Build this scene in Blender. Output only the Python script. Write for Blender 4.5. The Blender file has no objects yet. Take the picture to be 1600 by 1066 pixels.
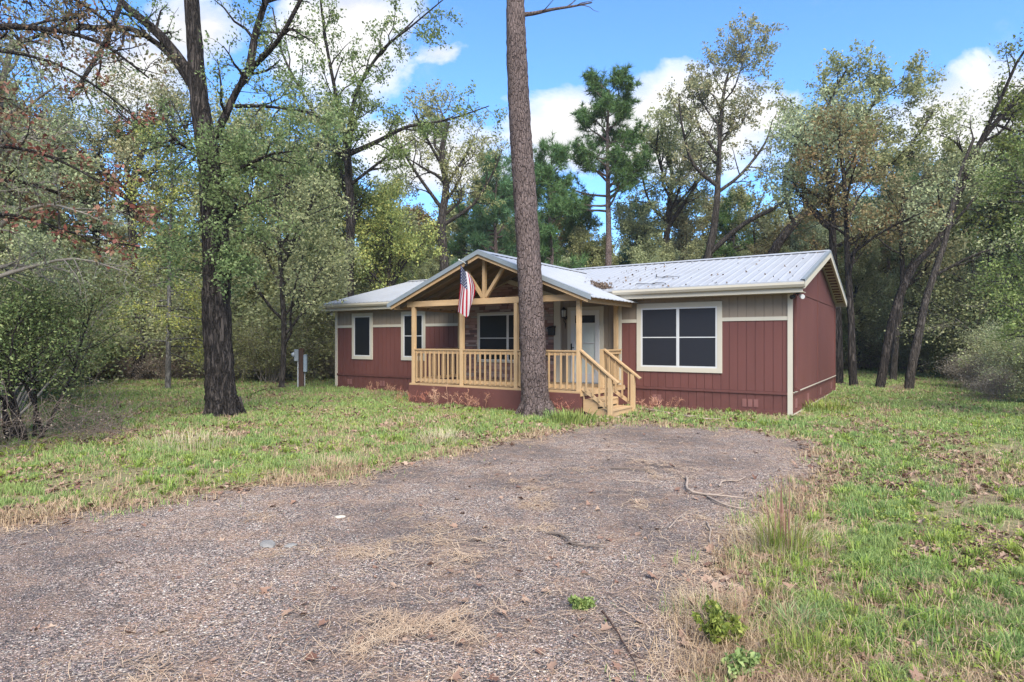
import bpy, math, random
import numpy as np
from mathutils import Vector, Matrix
random.seed(11); rng = np.random.default_rng(11)
R = math.radians
S = bpy.context.scene
COL = S.collection
# ------------------------------------------------------------------ camera, sky, sun, exposure
CAMZ = 1.77
cam = bpy.data.objects.new('camera', bpy.data.cameras.new('camera')); COL.objects.link(cam)
cam.data.sensor_width = 36; cam.data.lens = 21.6; cam.data.clip_end = 3000; cam.data.clip_start = 0.05
cam.location = (0, 0, CAMZ); cam.rotation_euler = (R(90), 0, 0)
S.camera = cam
SUN_EL, SUN_AZ = R(44), R(166)          # azimuth clockwise from +Y: behind the camera, a little to the right
world = bpy.data.worlds.new('World'); S.world = world; world.use_nodes = True
sun = bpy.data.objects.new('sun', bpy.data.lights.new('sun', 'SUN')); COL.objects.link(sun)
sun.data.energy = 3.3; sun.data.angle = R(50); sun.data.color = (1.0, .94, .84)
sd = Vector((math.sin(SUN_AZ)*math.cos(SUN_EL), math.cos(SUN_AZ)*math.cos(SUN_EL), math.sin(SUN_EL)))
sun.rotation_euler = sd.to_track_quat('Z', 'Y').to_euler()
S.view_settings.view_transform = 'Standard'; S.view_settings.look = 'None'
S.view_settings.exposure = 1.62; S.view_settings.gamma = 1
S.cycles.max_bounces = 7; S.cycles.diffuse_bounces = 5; S.cycles.transmission_bounces = 3; S.cycles.glossy_bounces = 2
S.cycles.use_denoising = True

class NT:
    """small node-tree helper"""
    def __init__(s, tree): s.t = tree
    def n(s, typ, inp=None, **kw):
        nd = s.t.nodes.new(typ)
        for k, v in kw.items(): setattr(nd, k, v)
        for k, v in (inp or {}).items():
            so = nd.inputs[k]
            if hasattr(v, 'links') or isinstance(v, bpy.types.NodeSocket): s.t.links.new(v, so)
            else: so.default_value = v
        return nd
    def m(s, op, a, b=0.0, c=None):
        d = {0: a, 1: b}
        if c is not None: d[2] = c
        return s.n('ShaderNodeMath', d, operation=op).outputs[0]
    def ramp(s, fac, stops, interp='LINEAR'):
        nd = s.n('ShaderNodeValToRGB', {'Fac': fac}); cr = nd.color_ramp; cr.interpolation = interp
        while len(cr.elements) < len(stops): cr.elements.new(.5)
        for e, (p, c) in zip(cr.elements, stops):
            e.position = p; e.color = (c, c, c, 1) if isinstance(c, (int, float)) else (*c, 1)
        return nd.outputs[0]
    def mix(s, fac, a, b, blend='MIX'):
        nd = s.n('ShaderNodeMix', data_type='RGBA', blend_type=blend)
        for i, v in ((0, fac), (6, a), (7, b)):
            if isinstance(v, bpy.types.NodeSocket): s.t.links.new(v, nd.inputs[i])
            else: nd.inputs[i].default_value = v if i == 0 else (*v, 1)
        return nd.outputs[2]
    def noise(s, vec, scale, detail=4, rough=.55, dist=0):
        return s.n('ShaderNodeTexNoise', {'Vector': vec, 'Scale': scale, 'Detail': detail, 'Roughness': rough, 'Distortion': dist}).outputs[0]

w = NT(world.node_tree); w.t.nodes.clear()
sky = w.n('ShaderNodeTexSky', sky_type='NISHITA', sun_disc=False, sun_elevation=SUN_EL, sun_rotation=SUN_AZ,
          air_density=1.0, dust_density=.4, ozone_density=3.0).outputs[0]
gen = w.n('ShaderNodeTexCoord').outputs['Generated']
sep = w.n('ShaderNodeSeparateXYZ', {0: gen})
ay = w.m('ADD', w.m('ABSOLUTE', sep.outputs[1]), .12)
cu = w.m('DIVIDE', sep.outputs[0], ay); cv = w.m('DIVIDE', sep.outputs[2], ay)
uv = w.n('ShaderNodeCombineXYZ', {0: cu, 1: w.m('MULTIPLY', cv, 1.5)}).outputs[0]
best = None
for (bu, bv, ru, rv, wt) in ((-.13, .30, .17, .07, 1), (.25, .345, .27, .092, 1.0), (.10, .33, .14, .075, 1.0), (.78, .36, .20, .09, 1.0),
                             (-.62, .43, .16, .10, .8), (-.27, .50, .12, .13, .9), (-.52, .50, .10, .06, .8), (.40, .355, .10, .03, .8), (-.12, .47, .05, .02, .5), (0, .06, 3, .11, 1.0)):
    k = .88                                      # the offset in ay squeezes directions near the view axis
    du = w.m('DIVIDE', w.m('SUBTRACT', cu, bu*k), ru*k); dv = w.m('DIVIDE', w.m('SUBTRACT', cv, bv*k), rv*k)
    d = w.m('SQRT', w.m('ADD', w.m('MULTIPLY', du, du), w.m('MULTIPLY', dv, dv)))
    v = w.m('MULTIPLY', w.m('SUBTRACT', 1.0, d), wt)
    v = w.m('MAXIMUM', v, -.6)
    best = v if best is None else w.m('MAXIMUM', best, v)
n1 = w.noise(uv, 5.5, 9, .58, .3); n2 = w.noise(uv, 2.2, 5, .6)
cl = w.m('ADD', best, w.m('MULTIPLY', w.m('SUBTRACT', n1, .5), 2.1))
cm = w.ramp(cl, ((.0, 0.0), (.18, .6), (.48, 1.0)))
wisps = w.ramp(w.m('ADD', w.noise(uv, 3.0, 8, .62, .6), w.m('MULTIPLY', best, .05)), ((.55, 0.0), (.8, .4)))
cm = w.m('MAXIMUM', cm, wisps)
shade = w.ramp(w.m('ADD', n1, w.m('MULTIPLY', n2, .5)), ((.55, (3.0, 3.05, 3.15)), (.88, (4.5, 4.45, 4.4))))
skyb = w.mix(1.0, sky, (.66, .98, 1.32), 'MULTIPLY')
skyc = w.mix(cm, skyb, shade)
bg = w.n('ShaderNodeBackground', {'Color': skyc, 'Strength': .09})
w.t.links.new(bg.outputs[0], w.n('ShaderNodeOutputWorld').inputs[0])

# ------------------------------------------------------------------ materials
def lin(r, g, b):
    return tuple(((c/255+.055)/1.055)**2.4 if c > 10 else c/255/12.92 for c in (r, g, b))
def material(name):
    m = bpy.data.materials.new(name); m.use_nodes = True; m.node_tree.nodes.clear()
    return m, NT(m.node_tree)
def finish(t, color, rough=.8, bump=None, bstr=.3, bdist=.02, metallic=0.0, spec=.3, trans=0.0):
    inp = {'Base Color': color if isinstance(color, bpy.types.NodeSocket) else (*color, 1), 'Roughness': rough, 'Metallic': metallic, 'Specular IOR Level': spec}
    if bump is not None: inp['Normal'] = t.n('ShaderNodeBump', {'Height': bump, 'Strength': bstr, 'Distance': bdist}).outputs[0]
    sh = t.n('ShaderNodeBsdfPrincipled', inp).outputs[0]
    if trans:
        tr = t.n('ShaderNodeBsdfTranslucent', {'Color': inp['Base Color']}).outputs[0]
        sh = t.n('ShaderNodeMixShader', {0: trans, 1: sh, 2: tr}).outputs[0]
    t.t.links.new(sh, t.n('ShaderNodeOutputMaterial').inputs[0])
def simple(name, c, rough=.6, var=.12, scale=6, metallic=0.0, spec=.3, bump=0.0, stretch=(1, 1, 1)):
    m, t = material(name)
    v = t.n('ShaderNodeMapping', {0: t.n('ShaderNodeTexCoord').outputs['Object'], 'Scale': stretch}).outputs[0]
    n = t.noise(v, scale, 6, .6)
    col = t.mix(n, tuple(x*(1-var*2) for x in c), tuple(min(1, x*(1+var*2)) for x in c))
    finish(t, col, rough, n if bump else None, bump, .01, metallic, spec)
    return m
def leafmat(name, cols, trans=.25, tint=.35, scale=.35, tintcol=None, rough=.6):
    m, t = material(name)
    g = t.n('ShaderNodeNewGeometry'); oi = t.n('ShaderNodeObjectInfo')
    k = len(cols); c = t.ramp(g.outputs['Random Per Island'], [(i/max(1, k-1), x) for i, x in enumerate(cols)])
    n = t.noise(g.outputs['Position'], scale, 3, .6)
    c = t.mix(t.m('MULTIPLY', t.ramp(n, ((.4, 0.0), (.65, 1.0))), tint), c, tintcol or cols[-1])
    hs = t.n('ShaderNodeHueSaturation', {'Color': c, 'Hue': t.m('MULTIPLY_ADD', oi.outputs['Random'], .05, .475),
             'Saturation': t.m('MULTIPLY_ADD', oi.outputs['Random'], -.3, 1.1), 'Value': t.m('MULTIPLY_ADD', oi.outputs['Random'], .35, .85)})
    finish(t, hs.outputs[0], rough, spec=.25, trans=trans)
    return m
def barkmat(name, dark, light, sc=9, zs=.18, accent=None, bd=.04, plates=0.0):
    """furrowed bark: ridges of stretched noise, with plates for pines"""
    m, t = material(name); tc = t.n('ShaderNodeTexCoord').outputs['Object']
    wob = t.n('ShaderNodeTexNoise', {'Vector': tc, 'Scale': 3.0, 'Detail': 4}).outputs[1]
    v0 = t.n('ShaderNodeMix', {0: .06, 4: tc, 5: wob}, data_type='VECTOR').outputs[1]
    v = t.n('ShaderNodeMapping', {0: v0, 'Scale': (1, 1, zs)}).outputs[0]
    r1 = t.noise(v, sc*1.6, 8, .62, .4); r2 = t.noise(v, sc*4.5, 6, .7)
    ridge = t.m('ABSOLUTE', t.m('SUBTRACT', r1, .5)); h = t.m('ADD', t.ramp(ridge, ((.0, 0.0), (.10, .8), (.3, 1.0))), t.m('MULTIPLY', r2, .6))
    if plates:
        vo = t.n('ShaderNodeTexVoronoi', {'Vector': v, 'Scale': sc*1.7, 'Randomness': 1.0}, feature='DISTANCE_TO_EDGE').outputs[0]
        h = t.m('ADD', t.m('MULTIPLY', h, 1-plates), t.m('MULTIPLY', t.m('ADD', t.ramp(vo, ((0, 0.0), (.12, 1.0))), t.m('MULTIPLY', r2, .7)), plates))
    c = t.ramp(h, ((.38, dark), (1.0, light)))
    big = t.noise(tc, 1.6, 5, .6); fl = t.noise(v, sc*7, 4, .7)
    c = t.mix(t.ramp(fl, ((.56, 0.0), (.68, .75))), c, accent or light)
    c = t.mix(t.ramp(big, ((.35, .35), (.6, 0.0))), c, dark)
    finish(t, c, .95, h, 1.0, bd, spec=.1)
    return m
M = {}
M['red'] = simple('barn red paint', (.104, .037, .030), .65, .12, 2.2, stretch=(1, 1, .15), bump=.1)
M['red_skirt'] = simple('red skirting paint', (.092, .033, .027), .7, .16, 4, bump=.1)
M['vent'] = simple('faded vent', (.17, .075, .065), .7)
M['taupe'] = simple('taupe paint', (.178, .142, .106), .7, .06, 3, stretch=(1, 1, .15), bump=.1)
M['cream'] = simple('cream trim paint', (.40, .365, .29), .5, .04, 3)
M['white'] = simple('white vinyl', (.44, .44, .43), .4, .03, 3)
M['screen'] = simple('solar screen', (0.010, 0.011, 0.015), .55, .08, 60)
M['glass'] = simple('dark pane', (.005, .006, .007), .45, .1, 2, spec=.25)
M['doorglass'] = simple('storm door glass', (.42, .45, .41), .35, .1, 2, spec=.4)
M['black'] = simple('black metal', (.012, .012, .013), .4)
M['lampglass'] = simple('lamp glass', (.4, .42, .42), .2)
M['grey_metal'] = simple('grey metal', (0.247, 0.270, 0.277), .45, .06, 3, .4)
M['box_grey'] = simple('grey enclosure', (0.210, 0.255, 0.285), .5, .06, 3, .2)
M['conduit'] = simple('grey conduit', (.35, .36, .36), .6)
M['postwood'] = simple('dark treated post', (.055, .03, .02), .9, .2, 8, stretch=(1, 1, .1))
M['concrete'] = simple('concrete', (.17, .16, .145), .9, .15, 10)
M['litter_roof'] = leafmat('roof debris', [lin(70, 55, 45), lin(105, 85, 65), lin(60, 50, 45)], 0, .3)

def woodmat(name, a, b, k):
    m, t = material(name)
    g = t.n('ShaderNodeNewGeometry'); tc = t.n('ShaderNodeTexCoord').outputs['Object']
    v = t.n('ShaderNodeMapping', {0: tc, 'Scale': k}).outputs[0]
    n = t.noise(v, 12, 8, .65, .8); n2 = t.noise(tc, 2.2, 3)
    f = t.m('ADD', t.m('MULTIPLY', n, .6), t.m('MULTIPLY', g.outputs['Random Per Island'], .4))
    c = t.mix(t.ramp(f, ((.2, 0.0), (.8, 1.0))), a, b)
    kn = t.n('ShaderNodeTexVoronoi', {'Vector': v, 'Scale': 3.2}).outputs[0]
    c = t.mix(t.ramp(kn, ((.05, .8), (.12, 0.0))), c, (.10, .05, .025))
    c = t.mix(t.ramp(n2, ((.5, 0.0), (.75, .45))), c, (.22, .16, .10))
    finish(t, c, .75, n, .15, .005)
    return m
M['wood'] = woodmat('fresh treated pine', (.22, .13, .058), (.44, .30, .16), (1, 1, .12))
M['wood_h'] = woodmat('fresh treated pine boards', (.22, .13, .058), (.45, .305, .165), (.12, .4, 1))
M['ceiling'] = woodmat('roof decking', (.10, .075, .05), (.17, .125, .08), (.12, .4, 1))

def roofmat(along):
    m, t = material('galvalume roof')
    tc = t.n('ShaderNodeTexCoord').outputs['Object']
    n = t.noise(t.n('ShaderNodeMapping', {0: tc, 'Scale': along}).outputs[0], 3, 8, .65)
    n2 = t.noise(tc, 1.1, 5, .6)
    c = t.mix(n, (.28, .285, .295), (.38, .385, .39))
    c = t.mix(t.ramp(n2, ((.5, 0.0), (.75, .4))), c, (.26, .255, .245))
    finish(t, c, .45, n, .1, .004, .15, .5)
    return m
M['roof'] = roofmat((3, .3, 1)); M['roof_porch'] = roofmat((.3, 3, 1))

def stonemat():
    m, t = material('stacked stone')
    g = t.n('ShaderNodeNewGeometry')
    c = t.ramp(g.outputs['Random Per Island'], ((0, (.10, .062, .055)), (.3, (.20, .11, .09)), (.55, (.28, .17, .14)), (.8, (.22, .185, .165)), (1, (.34, .23, .19))))
    n = t.noise(t.n('ShaderNodeTexCoord').outputs['Object'], 30, 6, .7)
    c = t.mix(.5, c, t.mix(n, (.6, .6, .6), (1.3, 1.3, 1.3)), 'MULTIPLY')
    finish(t, c, .9, n, .5, .01)
    return m
M['stone'] = stonemat()

def flagmat():
    m, t = material('flag cloth')
    u = t.n('ShaderNodeSeparateXYZ', {0: t.n('ShaderNodeUVMap').outputs[0]})
    U, V = u.outputs[0], u.outputs[1]
    st = t.m('FLOOR', t.m('MULTIPLY', V, 13.0))
    odd = t.m('MODULO', st, 2.0)
    stripes = t.mix(odd, (.30, .012, .025), (.50, .48, .48))
    canton = t.m('MULTIPLY', t.m('LESS_THAN', U, .4), t.m('GREATER_THAN', V, 6/13))
    # nine rows by eleven columns, every other site holds a star
    gx = t.m('MULTIPLY', U, 12/.4); gy = t.m('MULTIPLY', t.m('SUBTRACT', V, 6/13), 10/(7/13))
    rx, ry = t.m('ROUND', gx), t.m('ROUND', gy)
    par = t.m('MODULO', t.m('ADD', rx, ry), 2.0)
    dx = t.m('SUBTRACT', gx, rx); dy = t.m('SUBTRACT', gy, ry)
    ang = t.m('ARCTAN2', dx, dy); r = t.m('SQRT', t.m('ADD', t.m('MULTIPLY', dx, dx), t.m('MULTIPLY', dy, dy)))
    lim = t.m('MULTIPLY_ADD', t.m('COSINE', t.m('MULTIPLY', ang, 5.0)), .17, .38)
    inside = t.m('LESS_THAN', r, lim)
    edge = t.m('MULTIPLY', t.m('MULTIPLY', t.m('GREATER_THAN', rx, .5), t.m('LESS_THAN', rx, 11.5)), t.m('MULTIPLY', t.m('GREATER_THAN', ry, .5), t.m('LESS_THAN', ry, 9.5)))
    star = t.m('MULTIPLY', t.m('MULTIPLY', inside, edge), t.m('SUBTRACT', 1.0, par))
    c = t.mix(canton, stripes, t.mix(star, (.015, .02, .075), (.50, .50, .52)))
    finish(t, c, .8, spec=.2, trans=.2)
    return m
M['flag'] = flagmat()
M['bark_oak'] = barkmat('dark oak bark', (.012, .010, .009), (.075, .062, .054), 8, .14, (.10, .088, .078), .05)
M['bark_pine'] = barkmat('plated pine bark', (.022, .014, .012), (.20, .150, .135), 12, .30, (.30, .25, .235), .06, .55)
M['bark_far'] = barkmat('grey brown bark', (.020, .017, .014), (.085, .072, .062), 9, .16, (.12, .105, .09), .03)
M['bark_twig'] = simple('pale grey twigs', (0.216, 0.189, 0.155), .9, .2, 8)
M['dark_stick'] = simple('damp dark stick', (0.112, 0.087, 0.069), .9, .3, 25)
M['stick'] = simple('weathered stick', (0.270, 0.209, 0.162), .9, .25, 25)
M['bark_limb'] = barkmat('lichen grey bark', (.05, .047, .042), (.17, .16, .145), 9, .2, (.22, .22, .19), .02)

M['leaf_oak'] = leafmat('oak leaves', [(0.063, 0.103, 0.026), (0.113, 0.171, 0.042), (0.167, 0.221, 0.062), (0.226, 0.271, 0.088)], .42, .3, .5, (0.226, 0.240, 0.083))
M['leaf_pale'] = leafmat('pale olive leaves', [(0.135, 0.160, 0.060), (0.219, 0.252, 0.100), (0.306, 0.326, 0.146), (0.384, 0.390, 0.187)], .42, .3, .5, (0.288, 0.281, 0.120))
M['leaf_grey'] = leafmat('grey green leaves', [(0.132, 0.164, 0.065), (0.225, 0.261, 0.104), (0.330, 0.349, 0.150), (0.435, 0.434, 0.204)], .42, .4, .3, (0.315, 0.288, 0.135))
M['leaf_yellow'] = leafmat('yellow green leaves', [(0.142, 0.183, 0.043), (0.253, 0.298, 0.071), (0.364, 0.397, 0.101), (0.474, 0.413, 0.086)], .35, .3, .5, (0.206, 0.265, 0.086))
M['leaf_brown'] = leafmat('bronze oak leaves', [(0.134, 0.134, 0.056), (0.210, 0.191, 0.082), (0.285, 0.248, 0.113), (0.306, 0.191, 0.082)], .42, .4, .5, (0.162, 0.191, 0.082))
M['leaf_rust'] = leafmat('rusty leaves', [(.065, .075, .028), (.10, .105, .045), (.15, .135, .06), (.17, .10, .05)], .3, .9, 1.0, (.17, .062, .038))
M['leaf_red'] = leafmat('russet leaves', [(.10, .036, .022), (.19, .066, .04), (.27, .12, .075), (.14, .125, .05), (.34, .20, .13)], .3, .2, 1.0, (.12, .035, .02))
M['leaf_bright'] = leafmat('light green leaves', [(0.102, 0.139, 0.029), (0.162, 0.220, 0.050), (0.243, 0.299, 0.077), (0.324, 0.360, 0.117)], .35, .3, .8, (0.176, 0.240, 0.054))
M['leaf_dark'] = leafmat('dark shrub leaves', [(0.058, 0.100, 0.027), (0.106, 0.162, 0.047), (0.165, 0.217, 0.069), (0.252, 0.283, 0.102)], .25, .3, .8, (0.145, 0.166, 0.055))
M['needle'] = leafmat('pine needles', [(0.031, 0.084, 0.024), (0.053, 0.125, 0.037), (0.084, 0.166, 0.053), (0.113, 0.195, 0.066)], .15, .3, .4, (0.091, 0.158, 0.044))
M['brush'] = leafmat('dry brush', [(0.135, 0.115, 0.081), (0.203, 0.176, 0.128), (0.270, 0.230, 0.176), (0.176, 0.135, 0.101)], .1, .4, .4, (0.216, 0.149, 0.095))
M['grass'] = leafmat('lawn grass', [(0.094, 0.158, 0.037), (0.151, 0.240, 0.052), (0.214, 0.309, 0.068), (0.339, 0.385, 0.115)], .35, .6, .9, (0.289, 0.330, 0.079))
M['tuft'] = leafmat('bright tuft grass', [(.10, .19, .03), (.17, .28, .045), (.25, .36, .07), (.34, .40, .12)], .4, .4, .8, (.32, .36, .06))
M['drygrass'] = leafmat('dry grass', [(0.291, 0.207, 0.112), (0.403, 0.302, 0.168), (0.515, 0.403, 0.246), (0.246, 0.179, 0.101)], .3, .3, 1.5, (0.448, 0.336, 0.202))
M['litter'] = leafmat('fallen leaves', [(.12, .06, .038), (.22, .13, .085), (.27, .175, .115), (.34, .25, .17)], .1, .3, 1.5, (.15, .085, .055))
M['straw'] = leafmat('fallen needles', [(0.246, 0.113, 0.062), (0.394, 0.216, 0.126), (0.517, 0.313, 0.194), (0.185, 0.081, 0.048)], 0, .4, 1, (0.320, 0.151, 0.087))
M['pebble'] = leafmat('loose pebbles', [(.05, .045, .045), (.15, .125, .12), (.26, .215, .20), (.36, .31, .28), (.26, .17, .12), (.40, .37, .33)], 0, 0, 1, rough=.8)
M['weed'] = leafmat('weed leaves', [(0.068, 0.116, 0.029), (0.136, 0.197, 0.043), (0.204, 0.278, 0.067), (0.289, 0.325, 0.096)], .3, .1, 2)

def groundmat():
    m, t = material('forest floor and lawn soil')
    p = t.n('ShaderNodeNewGeometry').outputs['Position']
    n1 = t.noise(p, .45, 5, .6); n2 = t.noise(p, 9, 8, .7); n3 = t.noise(p, 60, 5, .7)
    c = t.mix(t.ramp(n2, ((.35, 0.0), (.65, 1.0))), (.13, .088, .058), (.28, .20, .135))
    c = t.mix(t.ramp(n3, ((.5, 0.0), (.62, .6))), c, (.30, .225, .16))
    g = t.mix(n3, (.11, .14, .04), (.21, .24, .08))
    c = t.mix(t.m('MULTIPLY', t.ramp(n1, ((.36, 0.15), (.62, 1.0))), t.ramp(n2, ((.35, .3), (.6, 1.0)))), c, g)
    finish(t, c, .95, t.m('ADD', n2, t.m('MULTIPLY', n3, .3)), .8, .05, spec=.1)
    return m
def drivemat():
    m, t = material('weathered pebble paving')
    p = t.n('ShaderNodeNewGeometry').outputs['Position']
    pw = t.n('ShaderNodeMapping', {0: p, 'Scale': (1, 1, 0)}).outputs[0]
    v1 = t.n('ShaderNodeTexVoronoi', {'Vector': pw, 'Scale': 58.0}); v2 = t.n('ShaderNodeTexVoronoi', {'Vector': pw, 'Scale': 100.0})
    def peb(v):
        s_ = t.n('ShaderNodeSeparateColor', {0: v.outputs[1]}).outputs[0]
        return t.ramp(s_, ((0, (.025, .021, .020)), (.25, (.095, .078, .072)), (.42, (.24, .195, .178)), (.64, (.36, .30, .275)), (.80, (.34, .21, .15)), (.92, (.50, .45, .40)), (1, (.60, .55, .48))))
    sel = t.m('GREATER_THAN', t.noise(pw, 45, 2), .52)
    c = t.mix(sel, peb(v1), peb(v2))
    d = t.mix(sel, t.ramp(v1.outputs[0], ((.2, 1.0), (.75, 0.0))), t.ramp(v2.outputs[0], ((.2, 1.0), (.75, 0.0))))
    dd = t.n('ShaderNodeSeparateColor', {0: d}).outputs[0]
    c = t.mix(t.ramp(dd, ((.0, .8), (.35, 0.0))), c, (.055, .045, .041))          # dark binder between the stones
    big = t.noise(pw, .55, 6, .62); mid = t.noise(pw, 2.6, 7, .68)
    c = t.mix(t.ramp(big, ((.42, .62), (.56, 0.0))), c, (.075, .062, .060))
    c = t.mix(t.ramp(mid, ((.46, 0.0), (.70, .62))), c, (.27, .175, .12))
    c = t.mix(t.ramp(t.noise(pw, 7.5, 6, .7), ((.52, 0.0), (.68, .6))), c, (.085, .066, .058))
    c = t.mix(1.0, c, (1.16, 1.12, 1.03), 'MULTIPLY')          # brown silt and needle dust
    c = t.mix(t.ramp(t.noise(pw, 1.3, 6, .6), ((.62, 0.0), (.8, .35))), c, (.34, .31, .30))
    finish(t, c, .85, t.m('ADD', dd, t.m('MULTIPLY', mid, 2.0)), .9, .012, spec=.2)
    return m
M['ground'] = groundmat(); M['drive'] = drivemat()

# ------------------------------------------------------------------ object helpers
def tag(o, label=None, cat=None, group=None, kind=None):
    if label: o['label'] = label
    if cat: o['category'] = cat
    if group: o['group'] = group
    if kind: o['kind'] = kind
    return o
def thing(name, label, cat, loc=(0, 0, 0), rz=0, group=None):
    o = bpy.data.objects.new(name, None); o.empty_display_size = .2; COL.objects.link(o)
    o.location = loc; o.rotation_euler = (0, 0, rz)
    return tag(o, label, cat, group)
def mesh_np(name, V, F, mat, parent=None, loc=None, smooth=False, uvs=None):
    """V (n,3) array; F (m,k) int array of equal-sized faces"""
    me = bpy.data.meshes.new(name); V = np.asarray(V, np.float32); F = np.asarray(F, np.int32)
    me.vertices.add(len(V)); me.vertices.foreach_set('co', V.ravel())
    k = F.shape[1]; me.loops.add(F.size); me.loops.foreach_set('vertex_index', F.ravel())
    me.polygons.add(len(F)); me.polygons.foreach_set('loop_start', np.arange(0, F.size, k, dtype=np.int32))
    try: me.polygons.foreach_set('loop_total', np.full(len(F), k, np.int32))
    except Exception: pass
    if smooth: me.polygons.foreach_set('use_smooth', np.ones(len(F), bool))
    me.update(calc_edges=True); me.materials.append(mat)
    o = bpy.data.objects.new(name, me); COL.objects.link(o)
    if parent: o.parent = parent
    if loc is not None: o.location = loc
    return o
class MB:
    """collects shapes into one mesh"""
    def __init__(s, off=(0, 0, 0)): s.v = []; s.f = []; s.o = Vector(off)
    def add(s, vs, fs):
        b = len(s.v); s.v += [Vector(v) for v in vs]; s.f += [[b+i for i in f] for f in fs]; return s
    def box(s, x0, x1, y0, y1, z0, z1):
        return s.add([(x, y, z) for z in (z0, z1) for y in (y0, y1) for x in (x0, x1)],
                     [(0, 2, 3, 1), (4, 5, 7, 6), (0, 1, 5, 4), (2, 6, 7, 3), (0, 4, 6, 2), (1, 3, 7, 5)])
    def beam(s, p, q, w, h, up=(0, 0, 1)):
        p, q = Vector(p), Vector(q); d = (q-p).normalized(); u = Vector(up)
        sd_ = d.cross(u).normalized(); u = sd_.cross(d).normalized(); vs = []
        for e in (p, q):
            for a, b in ((-1, -1), (1, -1), (1, 1), (-1, 1)): vs.append(e + sd_*a*w/2 + u*b*h/2)
        return s.add(vs, [(3, 2, 1, 0), (4, 5, 6, 7), (0, 1, 5, 4), (1, 2, 6, 5), (2, 3, 7, 6), (3, 0, 4, 7)])
    def tube(s, pts, rad, n=8):
        pts = [Vector(p) for p in pts]; rad = rad if isinstance(rad, (list, tuple)) else [rad]*len(pts); vs = []; fs = []
        for i, p in enumerate(pts):
            d = (pts[min(i+1, len(pts)-1)]-pts[max(i-1, 0)]).normalized()
            a = d.cross(Vector((0, 0, 1))) if abs(d.z) < .9 else d.cross(Vector((1, 0, 0))); a.normalize(); b = d.cross(a)
            for k in range(n):
                t = 2*math.pi*k/n; vs.append(p+(a*math.cos(t)+b*math.sin(t))*rad[i])
        for i in range(len(pts)-1):
            for k in range(n): fs.append((i*n+k, i*n+(k+1) % n, (i+1)*n+(k+1) % n, (i+1)*n+k))
        fs += [tuple(range(n-1, -1, -1)), tuple((len(pts)-1)*n+k for k in range(n))]
        return s.add(vs, fs)
    def poly(s, pts, d):
        """closed prism: polygon pts pushed along vector d"""
        pts = [Vector(p) for p in pts]; n = len(pts); d = Vector(d)
        return s.add(pts+[p+d for p in pts], [tuple(range(n)), tuple(range(2*n-1, n-1, -1))]+[(i, i+n, (i+1) % n+n, (i+1) % n) for i in range(n)])
    def build(s, name, mat, parent=None, bevel=0, smooth=False):
        me = bpy.data.meshes.new(name); me.from_pydata([tuple(v-s.o) for v in s.v], [], s.f); me.materials.append(mat)
        import bmesh
        b = bmesh.new(); b.from_mesh(me); bmesh.ops.recalc_face_normals(b, faces=b.faces)
        if bevel: bmesh.ops.bevel(b, geom=b.edges[:], offset=bevel, segments=1, affect='EDGES')
        b.to_mesh(me); b.free()
        if smooth:
            for p in me.polygons: p.use_smooth = True
        o = bpy.data.objects.new(name, me); COL.objects.link(o)
        if parent: o.parent = parent
        return o

# ------------------------------------------------------------------ terrain
_h = rng.random((256, 256))
def vnoise(x, y, sc):
    x = np.asarray(x, float)/sc+100; y = np.asarray(y, float)/sc+100
    i, j = np.floor(x).astype(int), np.floor(y).astype(int); fx, fy = x-i, y-j
    fx = fx*fx*(3-2*fx); fy = fy*fy*(3-2*fy); g = lambda a, b: _h[a % 256, b % 256]
    return (g(i, j)*(1-fx)+g(i+1, j)*fx)*(1-fy)+(g(i, j+1)*(1-fx)+g(i+1, j+1)*fx)*fy
def fbm(x, y, sc): return .55*vnoise(x, y, sc)+.3*vnoise(x+37, y+11, sc/2.3)+.15*vnoise(x+91, y+53, sc/5)
HX, HY, HA = 6.60, 14.5, R(-33.6)
def to_house(x, y):
    c, s = math.cos(HA), math.sin(HA); dx, dy = x-HX, y-HY
    return dx*c+dy*s, -dx*s+dy*c
def from_house(x, y, z=0):
    c, s = math.cos(HA), math.sin(HA); return Vector((HX+x*c-y*s, HY+x*s+y*c, z))
drive0 = [(-26, -5), (-17, .6), (-11, 3.6), (-7.2, 5.1), (-4.92, 5.95), (-4.2, 6.55), (-3.25, 7.4), (-2.3, 8.0), (-1.74, 8.5), (-.53, 10.2), (.5, 11.45), (1.26, 12.3), (2.1, 13.0),
          (3.0, 13.2), (3.7, 12.6), (4.5, 12.1), (5.2, 11.3), (5.0, 10.2), (4.6, 9.2), (3.9, 7.8), (3.0, 6.5), (2.25, 5.3), (1.62, 4.6), (1.45, 3.9), (1.25, 3.2), (1.3, 2), (2.6, -4), (4, -10), (-26, -16)]
def refine(poly, step, amp):
    out = []
    for i, p in enumerate(poly):
        q = poly[(i+1) % len(poly)]; L = math.dist(p, q); n = max(1, int(L/step))
        for k in range(n):
            t = k/n; x, y = p[0]+(q[0]-p[0])*t, p[1]+(q[1]-p[1])*t
            a = (float(vnoise(x, y, .45))-.5)*amp+(float(vnoise(x+9, y, .12))-.5)*amp*.5
            out.append((x+a, y+a*.8))
    return out
drive = refine(drive0, .07, .6); dpoly = np.array(drive)
def inside(x, y, poly):
    x, y = np.asarray(x), np.asarray(y); r = np.zeros(x.shape, bool); n = len(poly)
    x0, y0 = poly[:, 0], poly[:, 1]; x1, y1 = np.roll(x0, -1), np.roll(y0, -1)
    for k in range(n):
        if y0[k] == y1[k]: continue
        c = ((y0[k] > y) != (y1[k] > y)) & (x < (x1[k]-x0[k])*(y-y0[k])/(y1[k]-y0[k])+x0[k]); r ^= c
    return r
dcoarse = np.array(refine(drive0, .35, .2))
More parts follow.
